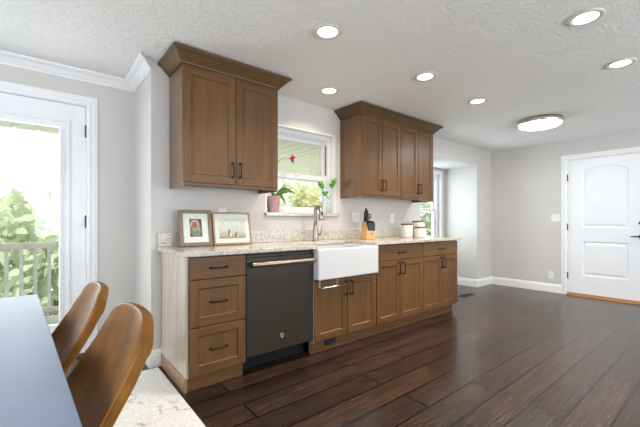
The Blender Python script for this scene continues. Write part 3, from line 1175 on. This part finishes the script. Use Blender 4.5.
fl = thing('dome_ceiling_light', (4.67, 1.546, HC), 'large round flush ceiling light near the entry door', 'ceiling light')
bm = new_bm(); lathe(bm, [(.235, HC - .0005), (.238, HC - .03), (.242, HC - .05), (.225, HC - .055), (.20, HC - .05)], 4.67, 1.546, 48)
obj('rim', bm, 'nickel', fl)
bm = new_bm(); lathe(bm, [(.224, HC - .052), (.222, HC - .066), (.19, HC - .084), (.12, HC - .095), (.04, HC - .099), (.001, HC - .0995)], 4.67, 1.546, 48)
obj('diffuser', bm, 'diffuser', fl)
d = bpy.data.lights.new('dome_light', 'AREA')
d.shape = 'DISK'; d.size = .42; d.energy = 16; d.color = (1.0, .95, .88)
o = bpy.data.objects.new('dome_light', d); COL.objects.link(o); o.parent = fl; o.location = (0, 0, -.103)

# ------------------------------------------------------------------ rug, table, chairs
bm = new_bm(); box(bm, -2.1, .686, -.6, 2.788, .0012, .010)
tag(obj('area_rug', bm, 'rug', bevel=.003), 'ivory rug with thin grey sketched lines under the dining table', 'rug')

TR = math.radians(2.7)
tx, ty = -.013, 2.195         # far right corner of the top
tl, tw = 1.80, .96
tcx = tx - math.cos(TR) * tw / 2 + math.sin(TR) * tl / 2 * 1.0
tcy = ty - math.sin(TR) * tw / 2 - math.cos(TR) * tl / 2
tb_ = thing('dining_table', (tcx, tcy, 0.010), 'pale grey dining table with a smooth glossy top at lower left', 'table', rotz=TR)
bm = new_bm(); box(bm, -tw / 2, tw / 2, -tl / 2, tl / 2, .7355, .740)
obj('tabletop', bm, 'table', tb_, bevel=.002, local=True)
bm = new_bm(); box(bm, -tw / 2 + .0015, tw / 2 - .0015, -tl / 2 + .0015, tl / 2 - .0015, .712, .7352)
obj('top_edge', bm, 'tableedge', tb_, local=True)
bm = new_bm()
ring(bm, -tw / 2 + .08, tw / 2 - .08, 0, 1, 0.0001, 0, 0) if False else None
for a, b, c, d in ((-tw / 2 + .09, tw / 2 - .09, -tl / 2 + .09, -tl / 2 + .11), (-tw / 2 + .09, tw / 2 - .09, tl / 2 - .11, tl / 2 - .09),
                   (-tw / 2 + .09, -tw / 2 + .11, -tl / 2 + .11, tl / 2 - .11), (tw / 2 - .11, tw / 2 - .09, -tl / 2 + .11, tl / 2 - .11)):
    box(bm, a, b, c, d, .645, .7118)
obj('apron', bm, 'tableleg', tb_, local=True)
for sx in (-1, 1):
    for sy in (-1, 1):
        bm = new_bm()
        cx_, cy_ = sx * (tw / 2 - .075), sy * (tl / 2 - .075)
        vs = box(bm, cx_ - .035, cx_ + .035, cy_ - .035, cy_ + .035, 0, .7118)
        for v in vs[:4]:
            v.co.x = cx_ + (v.co.x - cx_) * .65; v.co.y = cy_ + (v.co.y - cy_) * .65
        obj('leg', bm, 'tableleg', tb_, bevel=.003, local=True)


def make_chair(loc, label):
    """side chair; local +x is behind the sitter"""
    t = thing('dining_chair', loc, label, 'chair', 'cognac leather dining chairs', rotz=0.02)
    # back shell: centre line x(z), half width w(z)
    def xc(z):
        pts = [(.42, -.075), (.50, -.045), (.58, -.004), (.67, .054), (.76, .103), (.84, .136), (.88, .148)]
        for (a, b), (c, d_) in zip(pts, pts[1:]):
            if z <= c or c == .88:
                u = (z - a) / (c - a)
                return b + (d_ - b) * u
    def hw(z):
        return .222 - .036 * max(0, (z - .55) / .33) ** 1.3
    NS, NTT = 16, 22
    ztop, zlow = .862, .43
    TH = .032
    bm = new_bm()
    def P(s, q, side):
        z = zlow + (ztop - zlow) * q
        drop = .044 * abs(s) ** 4.0 * q ** 3
        z2 = z - drop
        y = s * hw(z)
        slope = .40
        wrap = -.030 * s * s
        edge = (1 - abs(s) ** 6) * (1 - max(0, (q - .9) / .1) ** 4 * .55)
        th = TH * (.5 if side > 0 else -.5) * (.86 + .14 * edge)
        return Vector((xc(z) + .015 + wrap + th, y, z2 - th * slope * .6))
    G = {}
    for side in (-1, 1):
        for i in range(NS + 1):
            for j in range(NTT + 1):
                G[side, i, j] = bm.verts.new(P(-1 + 2 * i / NS, j / NTT, side))
    for side in (-1, 1):
        for i in range(NS):
            for j in range(NTT):
                f = [G[side, i, j], G[side, i + 1, j], G[side, i + 1, j + 1], G[side, i, j + 1]]
                bm.faces.new(f if side < 0 else f[::-1])
    for j in range(NTT):
        for i in (0, NS):
            bm.faces.new((G[-1, i, j], G[-1, i, j + 1], G[1, i, j + 1], G[1, i, j]))
    for i in range(NS):
        for j in (0, NTT):
            bm.faces.new((G[-1, i, j], G[1, i, j], G[1, i + 1, j], G[-1, i + 1, j]))
    back = obj('backrest', bm, 'leather', t, bevel=.012, seg=4, smooth=True, local=True)
    for side in (-1, 1):
        bm = new_bm()
        pts = [P(-1, j / NTT, side) for j in range(0, NTT + 1)] + [P(-1 + 2 * i / NS, 1, side) for i in range(1, NS)] + [P(1, j / NTT, side) for j in range(NTT, -1, -1)]
        c = Vector((0, 0, 0))
        pts = [p + Vector((-side * .004, -.006 * (1 if p.y > 0 else -1) * min(1, abs(p.y) / .15), -.006 if p.z > .8 else 0)) for p in pts]
        tube(bm, pts, .0038, 8)
        obj('piping', bm, 'piping', back, local=True)
    # seat cushion
    bm = new_bm()
    rows = []
    def sq(a, hx, hy, n=4.0):
        ca, sa = math.cos(a), math.sin(a)
        return (math.copysign(abs(ca) ** (2 / n), ca) * hx, math.copysign(abs(sa) ** (2 / n), sa) * hy)
    for k, (z, s) in enumerate(((.405, .93), (.412, .98), (.44, 1.0), (.465, .99), (.478, .95), (.484, .85))):
        rows.append([bm.verts.new((-.30 + sq(2 * PI * i / 40, .235, .225)[0] * s, sq(2 * PI * i / 40, .235, .225)[1] * s, z)) for i in range(40)])
    for a, b in zip(rows, rows[1:]):
        for i in range(40):
            f = bm.faces.new((a[i], a[(i + 1) % 40], b[(i + 1) % 40], b[i])); f.smooth = True
    bm.faces.new(rows[0][::-1]); bm.faces.new(rows[-1])
    obj('seat', bm, 'leather', t, local=True)
    for (x, y, dx, dy) in ((-.48, .17, -.03, .02), (-.48, -.17, -.03, -.02), (-.13, .17, .06, .02), (-.13, -.17, .06, -.02)):
        bm = new_bm(); tube(bm, [(x + dx, y + dy, 0), (x, y, .412)], [.011, .018], 12)
        obj('leg', bm, 'chairleg', t, local=True)
    return t


make_chair((.055, 1.035, .012), 'cognac leather dining chair nearer the camera, its rounded back against the table edge')
make_chair((.022, 1.520, .012), 'cognac leather dining chair farther along the table, nearer the patio door')


# ------------------------------------------------------------------ picture frames
def photo_frame(name, label, x0, x1, yb, h, lean, fw, fmat, matw, grp):
    """leaning frame; local x along the counter, z up the frame, front at -y"""
    t = thing(name, ((x0 + x1) / 2, yb, .9147 + .0185 * math.sin(lean)), label, 'picture frame', grp)
    t.rotation_euler = (-lean, 0, 0)
    W = (x1 - x0) / 2
    bm = new_bm()
    ring(bm, -W, W, 0, h, fw, 0, .018)
    obj('frame', bm, fmat, t, bevel=.002, local=True)
    bm = new_bm(); box(bm, -W + fw - .002, W - fw + .002, .010, .013, fw - .002, h - fw + .002)
    obj('mat_board', bm, 'mat', t, local=True)
    bm = new_bm(); box(bm, -W + fw - .002, W - fw + .002, .0135, .016, fw - .002, h - fw + .002)
    obj('backing', bm, 'black', t, local=True)
    bm = new_bm(); box(bm, -W + fw - .001, W - fw + .001, .005, .0062, fw - .001, h - fw + .001)
    obj('glazing', bm, 'glass', t, local=True)
    bm = new_bm()
    ca, sa = math.cos(lean), math.sin(lean)
    zt_, dz = h * .62, h * .62
    # strut from the back of the frame down to the counter (world vertical component removed by the lean)
    P0 = Vector((0, .019, zt_)); P1 = Vector((0, .019 + dz * .45, .004 - (.019 + dz * .45) * sa / ca * -1.0))
    P1 = Vector((0, .085 * ca + .001 * sa, .085 * sa - .001 * ca))
    for s in (-1,):
        vs = [bm.verts.new((x_, q.y + d_, q.z)) for q in (P0, P1) for x_ in (-.02, .02) for d_ in (0, .003)]
        for f in ((0, 1, 3, 2), (4, 6, 7, 5), (0, 2, 6, 4), (1, 5, 7, 3), (0, 4, 5, 1), (2, 3, 7, 6)):
            bm.faces.new([vs[i] for i in f])
    obj('easel_strut', bm, 'black', t, local=True)
    return t, W


def ell(bm, cx, cz, rx, rz, y, mi, n=24, rot=0.0):
    vs = []
    for i in range(n):
        a = 2 * PI * i / n
        x, z = rx * KX * math.cos(a), rz * KZ * math.sin(a)
        vs.append(bm.verts.new((cx * KX + x * math.cos(rot) - z * math.sin(rot), y, cz * KZ + OZ + x * math.sin(rot) + z * math.cos(rot))))
    bm.faces.new(vs).material_index = mi


M['ph_dark'] = plain('print_dark_olive', C(56, 46, 30), 0.5, var=0.4, scale=40)
M['ph_bask'] = plain('print_basket', C(176, 152, 110), 0.5, var=0.25, scale=90)
M['ph_wrap'] = plain('print_swaddle', C(150, 150, 134), 0.5, var=0.22, scale=50)
M['ph_wrap2'] = plain('print_swaddle_fold', C(118, 120, 104), 0.5, var=0.15, scale=50)
M['ph_face'] = plain('print_skin', C(170, 92, 64), 0.5, var=0.2, scale=90)
M['ph_hat'] = plain('print_cap', C(198, 190, 178), 0.5, var=0.1, scale=50)
M['ph_feat'] = plain('print_features', C(120, 46, 30), 0.5)


def field_print():
    t = NT('print_pale_field')
    v = t.coord((1, 1, 1))
    sx = t.n('ShaderNodeSeparateXYZ')
    t.l(v, sx.inputs[0])
    mr = t.n('ShaderNodeMapRange')
    mr.inputs[1].default_value = .04; mr.inputs[2].default_value = .17
    t.l(sx.outputs[2], mr.inputs[0])
    base = t.ramp(mr.outputs[0], [(0, C(142, 120, 92)), (.25, C(186, 168, 142)), (.55, C(216, 210, 202)), (1, C(228, 225, 222))])
    v2 = t.coord((60, 60, 16))
    g = t.noise(v2, 1.4, 4, .6)
    t.set(Base_Color=t.mix(base, C(128, 104, 72), t.ramp(g, [(.52, (0, 0, 0, 1)), (.72, (.6, .6, .6, 1))])), Roughness=.5)
    return t.m


M['ph_field'] = field_print()
M['ph_red'] = plain('print_red_cloth', C(176, 92, 62), 0.5)
M['ph_white'] = plain('print_white_dress', C(232, 226, 216), 0.5)
M['ph_brown'] = plain('print_brown', C(104, 74, 54), 0.5)

f1, W = photo_frame('picture_frame', 'weathered grey wood frame with a photo of a swaddled baby', .822, 1.076, 2.690, .288, .18, .028, 'framegrey', .03, 'framed photos on the counter')
bm = new_bm()
px0, px1, pz0, pz1 = -.048, .048, .074, .216
KX, KZ, OZ = 1.14, 1.164, .006
bm.faces.new([bm.verts.new(p) for p in ((px0, .0098, pz0), (px1, .0098, pz0), (px1, .0098, pz1), (px0, .0098, pz1))]).material_index = 0
ell(bm, -.004, .118, .037, .058, .0096, 1, rot=.1)
ell(bm, .000, .112, .034, .052, .0095, 0, rot=.1)
ell(bm, .003, .104, .029, .043, .0094, 2, rot=.12)
ell(bm, .005, .082, .025, .016, .0093, 3, rot=-.5)
ell(bm, -.005, .144, .029, .030, .0092, 4)
ell(bm, -.007, .138, .022, .024, .0091, 5)
for (x, z, a, b) in ((-.013, .141, .004, .0016), (-.001, .141, .004, .0016), (-.007, .130, .005, .002)):
    ell(bm, x, z, a, b, .0090, 6, 12)
obj('print', bm, ['ph_dark', 'ph_bask', 'ph_wrap', 'ph_wrap2', 'ph_hat', 'ph_face', 'ph_feat'], f1, local=True)

f2, W = photo_frame('picture_frame', 'wide oak frame with a pale outdoor photo of tiny figures in a field', 1.088, 1.428, 2.690, .276, .22, .014, 'framegold', .03, 'framed photos on the counter')
bm = new_bm()
px0, px1, pz0, pz1 = -.120, .120, .052, .224
KX, KZ, OZ = 1.1, 1.22, .006
bm.faces.new([bm.verts.new(p) for p in ((px0, .0098, pz0), (px1, .0098, pz0), (px1, .0098, pz1), (px0, .0098, pz1))]).material_index = 0
for (x, z, a, b, m) in ((-.030, .068, .008, .017, 1), (-.018, .066, .008, .016, 2), (-.026, .096, .006, .006, 3), (-.026, .084, .008, .010, 1), (-.014, .078, .006, .004, 1),
                        (.026, .058, .010, .009, 3), (.028, .071, .006, .008, 1), (.040, .056, .010, .007, 2), (.027, .081, .004, .004, 3)):
    ell(bm, x, z, a, b, .0095 - .0001 * m, m, 16)
obj('print', bm, ['ph_field', 'ph_red', 'ph_white', 'ph_brown'], f2, local=True)

# ------------------------------------------------------------------ knife block
kb = thing('knife_block', (2.795, 2.60, .9155), 'pale wooden knife block with black handled knives', 'knife block', rotz=math.radians(-14))
bm = new_bm()
# side profile in (y,z): leans back; front (towards the room) is -y
prism(bm, [(-.052, 0), (.075, 0), (.085, .180), (-.006, .200), (-.052, .098)], 'x', -.060, .052)
for v in bm.verts:
    if v.co.x < 0: v.co.x += .16 * v.co.z
obj('block', bm, 'block', kb, bevel=.003, local=True)
bm = new_bm(); prism(bm, [(-.056, .094), (-.0525, .094), (-.0040, .1985), (-.010, .2010), (-.056, .176)], 'x', -.036, .052)
obj('steak_knife_holder', bm, 'black', kb, bevel=.002, local=True)
bm = new_bm(); box(bm, -.002, .034, -.0535, -.0523, .050, .072)
lb = obj('label_plate', bm, 'black', kb, local=True)
bm = new_bm(); box(bm, .004, .028, -.0540, -.0534, .062, .065); box(bm, .008, .024, -.0540, -.0534, .056, .0585)
obj('label_lettering', bm, 'nickel', lb, local=True)
bm = new_bm(); box(bm, -.048, .048, -.048, .07, -.0008, .0)
obj('feet', bm, 'black', kb, local=True)
ax = Vector((0, -.35, .94)).normalized()
for i, (x, y, z, L, r) in enumerate(((-.022, .030, .192, .150, .012), (.000, .030, .192, .130, .011), (.018, .050, .186, .100, .010), (-.012, .065, .184, .120, .010))):
    bm = new_bm()
    p = Vector((x, y, z)); q = Vector((0, -.12, .99)).normalized()
    tube(bm, [p - q * .03, p, p + q * .012, p + q * (L * .5), p + q * (L * .9), p + q * L], [.006, .007, r, r * .85, r * 1.1, r * .8], 10)
    obj('knife_handle', bm, 'black', kb, local=True)
bm = new_bm()
for s in (-1, 1):
    c = Vector((.038 + s * .013, .040, .258))
    tube(bm, [c + Vector((math.cos(a * PI / 8) * .013, 0, math.sin(a * PI / 8) * .021)) for a in range(16)], .0045, 8, closed=True)
tube(bm, [(.038, .04, .17), (.038, .04, .244)], .007, 8)
obj('scissors_handle', bm, 'black', kb, local=True)


# ------------------------------------------------------------------ canisters
def canister(x, y, r, h, label):
    t = thing('canister', (x, y, .915), label, 'canister', 'white kitchen canisters')
    bm = new_bm()
    z = .915
    lathe(bm, [(r * .93, z), (r, z + .008), (r, z + h - .022), (r * .97, z + h - .010), (r * .88, z + h - .004), (r * .88, z + h)], x, y, 36)
    obj('jar', bm, 'canister', t)
    bm = new_bm(); lathe(bm, [(r * .86, z + h + .0005), (r * .92, z + h + .002), (r * .92, z + h + .016), (r * .88, z + h + .019)], x, y, 36)
    obj('lid', bm, 'lidwood', t)
    return t


canister(3.478, 2.600, .076, .150, 'white canister with wooden lid, leftmost of the three and standing apart')
canister(3.600, 2.490, .070, .112, 'smallest white canister, standing in front of the tallest one')
canister(3.800, 2.660, .082, .184, 'tallest white canister with wooden lid, behind the smallest one')

# ------------------------------------------------------------------ orchid
oc = thing('potted_orchid', (1.745, 2.850, 1.1965), 'orchid with one magenta bloom in a dusty pink pot on the sill', 'plant')
bm = new_bm(); lathe(bm, [(.040, 1.1965), (.044, 1.20), (.058, 1.345), (.061, 1.347), (.061, 1.353), (.052, 1.353), (.050, 1.335), (.001, 1.335)], 1.745, 2.850, 32)
pot = obj('pot', bm, 'pink', oc)
bm = new_bm(); lathe(bm, [(.049, 1.336), (.035, 1.345), (.001, 1.349)], 1.745, 2.850, 20)
obj('potting_bark', bm, 'bark', oc)


def blade(bm, base, tip, mid_up, width, n=10, mi=0, roll=0.0):
    base, tip = Vector(base), Vector(tip)
    d = tip - base
    side = (Matrix.Rotation(roll, 3, d.normalized()) @ d.cross(Vector((0, 0, 1))).normalized())
    rows = []
    for i in range(n + 1):
        u = i / n
        p = base + d * u + Vector((0, 0, mid_up * math.sin(PI * u)))
        w = width * math.sin(PI * min(1, .12 + .88 * u)) ** .7 * (1 if u < 1 else 0.02)
        rows.append([bm.verts.new(p - side * w), bm.verts.new(p + Vector((0, 0, -w * .35))), bm.verts.new(p + side * w)])
    for a, b in zip(rows, rows[1:]):
        for k in (0, 1):
            f = bm.faces.new((a[k], a[k + 1], b[k + 1], b[k])); f.smooth = True; f.material_index = mi
    return rows


def leaf_obj(name, parent, base, tip, up, w, mat='leaf', roll=0.9):
    bm = new_bm(); blade(bm, base, tip, up, w, roll=roll)
    o = obj(name, bm, mat, parent)
    s = o.modifiers.new('solid', 'SOLIDIFY'); s.thickness = .0018; s.offset = 0
    return o


leaf_obj('leaf', oc, (1.750, 2.848, 1.345), (1.960, 2.800, 1.385), .050, .034)
leaf_obj('leaf', oc, (1.755, 2.846, 1.345), (1.900, 2.775, 1.405), .045, .030)
leaf_obj('leaf', oc, (1.745, 2.850, 1.345), (1.850, 2.795, 1.260), .060, .020)
leaf_obj('leaf', oc, (1.742, 2.850, 1.345), (1.640, 2.775, 1.40), .04, .024)
bm = new_bm()
st = [(1.742, 2.850, 1.34), (1.728, 2.848, 1.45), (1.722, 2.846, 1.56), (1.748, 2.843, 1.645), (1.800, 2.838, 1.705), (1.860, 2.832, 1.735), (1.925, 2.828, 1.735)]
tube(bm, st, [.003, .003, .0028, .0026, .0024, .002, .0018], 8)
obj('flower_stem', bm, 'stem', oc)
bm = new_bm()
fcn = Vector((1.932, 2.824, 1.735))
for k, (dx, dy, dz, w) in enumerate(((0, -.004, .036, .011), (.022, -.012, .010, .017), (-.018, -.016, .008, .017), (.010, -.006, -.036, .011), (-.012, -.006, -.034, .011), (0, -.024, -.010, .009))):
    blade(bm, fcn, fcn + Vector((dx, dy, dz)) * 1.4, .002, w * 1.5, 6, roll=.8)
o = obj('flower', bm, 'magenta', oc); s = o.modifiers.new('solid', 'SOLIDIFY'); s.thickness = .0015

# ------------------------------------------------------------------ glass vase with cuttings
vs_ = thing('glass_vase', (2.450, 2.862, 1.1965), 'small clear glass vase of leafy green cuttings at the right end of the sill', 'vase')
bm = new_bm(); lathe(bm, [(.034, 1.1966), (.036, 1.20), (.036, 1.24), (.024, 1.33), (.024, 1.36), (.034, 1.392), (.0325, 1.392), (.0222, 1.36), (.0222, 1.33), (.033, 1.24), (.033, 1.206), (.001, 1.204)], 2.450, 2.862, 28)
obj('vessel', bm, 'vaseglass', vs_)
for (tip, mids) in (((2.300, 2.835, 1.500), (2.375, 2.850, 1.435)), ((2.490, 2.835, 1.545), (2.472, 2.850, 1.44)), ((2.345, 2.825, 1.395), (2.400, 2.845, 1.385))):
    bm = new_bm()
    p0 = Vector((2.462, 2.868, 1.215)); p1 = Vector((2.448, 2.862, 1.36)); p2 = Vector(mids); p3 = Vector(tip)
    tube(bm, [p0, p1, p2, p3], [.0018, .0018, .0015, .001], 6)
    sm = obj('cutting_stem', bm, 'stem', vs_)
    bm = new_bm()
    rnd = random.Random(int(tip[0] * 1000))
    for k in range(6):
        u = .35 + .65 * k / 5
        b = p2.lerp(p3, u)
        a = rnd.uniform(-.4, .4) + (1 if k % 2 else -1) * 1.1
        dv = Vector((math.sin(a) * .032, rnd.uniform(-.02, .008), .018 + math.cos(a) * .016 + rnd.uniform(-.01, .01)))
        blade(bm, b, b + dv * 1.35, .005, .016, 5, roll=rnd.uniform(.6, 1.6))
    o = obj('leaves', bm, 'leafbright', sm); s = o.modifiers.new('solid', 'SOLIDIFY'); s.thickness = .001

# ------------------------------------------------------------------ floor register
fr_ = thing('floor_register', (4.96, 2.615, .001), 'small dark floor vent past the end of the cabinets', 'vent')
bm = new_bm(); box(bm, 4.80, 5.12, 2.57, 2.67, .0008, .004)
obj('frame', bm, 'black', fr_, bevel=.001)
bm = new_bm()
for i in range(14):
    x = 4.818 + i * .0218
    box(bm, x, x + .007, 2.585, 2.655, .0042, .0062)
obj('louvers', bm, 'slot', fr_)

# ------------------------------------------------------------------ outside
bm = new_bm(); box(bm, -40, 40, 3.7, 60, -3.2, -3.0)
struct('ground', bm, 'lawn', 'pale ground beyond the deck', 'ground')
bm = new_bm()
for i in range(14):
    box(bm, -5, 3.4, 3.62 + i * .142, 3.755 + i * .142, -.14, -.10)
struct('deck', bm, 'deck', 'pale deck outside the patio door', 'deck')


def soffit(name, x0, x1, y0, y1, z, label):
    bm = new_bm()
    n = int((x1 - x0) / .20)
    for i in range(n):
        a = x0 + (x1 - x0) * i / n
        b = x0 + (x1 - x0) * (i + 1) / n
        box(bm, a + .030, b, y0, y1, z, z + .03)
        box(bm, a, a + .030, y0, y1, z + .016, z + .03)
    box(bm, x0, x1, y0, y1, z + .03, z + .06)
    return struct(name, bm, 'soffit', label, 'soffit')


soffit('trim_soffit_left', -4, .79, 3.60, 5.2, 2.165, 'cream slatted porch soffit outside the patio door')
soffit('trim_soffit_right', .80, 9.0, 3.61, 8.2, 2.30, 'cream slatted eave outside the kitchen window')

rl = thing('deck_railing', (-1.0, 5.3, -.1), 'pale deck railing with slim balusters outside the patio door', 'railing')
bm = new_bm(); box(bm, -4.5, 2.0, 5.25, 5.36, .79, .86)
obj('top_rail', bm, 'rail', rl, bevel=.006)
bm = new_bm(); box(bm, -4.5, 2.0, 5.285, 5.325, .02, .07)
obj('bottom_rail', bm, 'rail', rl)
bmb = new_bm(); box(bmb, 0, .034, 5.288, 5.322, .071, .789)
proto = obj('baluster', bmb, 'balusterm', rl)
x = -1.35
proto.location.x = x
while x < 0.85:
    x += .128
    c = proto.copy(); COL.objects.link(c); c.parent = rl; c.location.x = x


def tree(x, y, zb, zt, r, n, mat, label, seed, leafs=.16):
    t = thing('garden_tree', (x, y, -3.0), label, 'tree', 'trees beyond the deck')
    rnd = random.Random(seed)
    bm = new_bm(); tube(bm, [(x, y, -3.0), (x + .1, y, (zb - 3) / 2), (x, y, zb + .6 * (zt - zb))], [.22, .16, .05], 8)
    obj('trunk', bm, 'treebark', t)
    verts, faces = [], []
    clumps = []
    zc, hz = (zb + zt) / 2, (zt - zb) / 2
    for k in range(int(26 + n / 120)):
        while True:
            p = Vector((rnd.uniform(-1, 1), rnd.uniform(-1, 1), rnd.uniform(-1, 1)))
            if .25 < p.length < 1: break
        clumps.append((Vector((x + p.x * r, y + p.y * r, zc + p.z * hz)), rnd.uniform(.22, .42) * r))
    for k in range(n):
        c, cr = clumps[rnd.randrange(len(clumps))]
        p = c + Vector((rnd.gauss(0, .5), rnd.gauss(0, .5), rnd.gauss(0, .45))) * cr
        a = Vector((rnd.gauss(0, 1), rnd.gauss(0, 1), rnd.gauss(0, 1))).normalized()
        b = a.orthogonal().normalized()
        s = leafs * rnd.uniform(.6, 1.3)
        i = len(verts)
        verts += [p - a * s, p + b * s * .45, p + a * s, p - b * s * .45]
        faces.append((i, i + 1, i + 2, i + 3))
    me = bpy.data.meshes.new('foliage')
    off = OFF[t.name]
    me.from_pydata([v - off for v in verts], [], faces)
    me.materials.append(M[mat])
    o = bpy.data.objects.new('foliage', me); COL.objects.link(o); o.parent = t
    return t


tree(.25, 9.0, -2.4, 1.75, 1.75, 4200, 'foliage1', 'leafy green tree just beyond the deck rail at the right of the patio glass', 1)
tree(-4.6, 11.6, -2.4, 1.05, 1.9, 3800, 'foliage1', 'lower green tree beyond the deck rail at the left of the patio glass', 2)
tree(6.3, 9.6, -2.5, 2.9, 1.7, 3000, 'foliage2', 'pale yellow green tree seen low in the kitchen window', 3)
tree(10.4, 13.8, -2.5, 3.6, 2.2, 3000, 'foliage1', 'green tree seen at the right of the kitchen window', 4)
tree(11.6, 8.3, -2.5, 3.0, 1.8, 4200, 'foliage1', 'green tree filling the alcove window', 5)
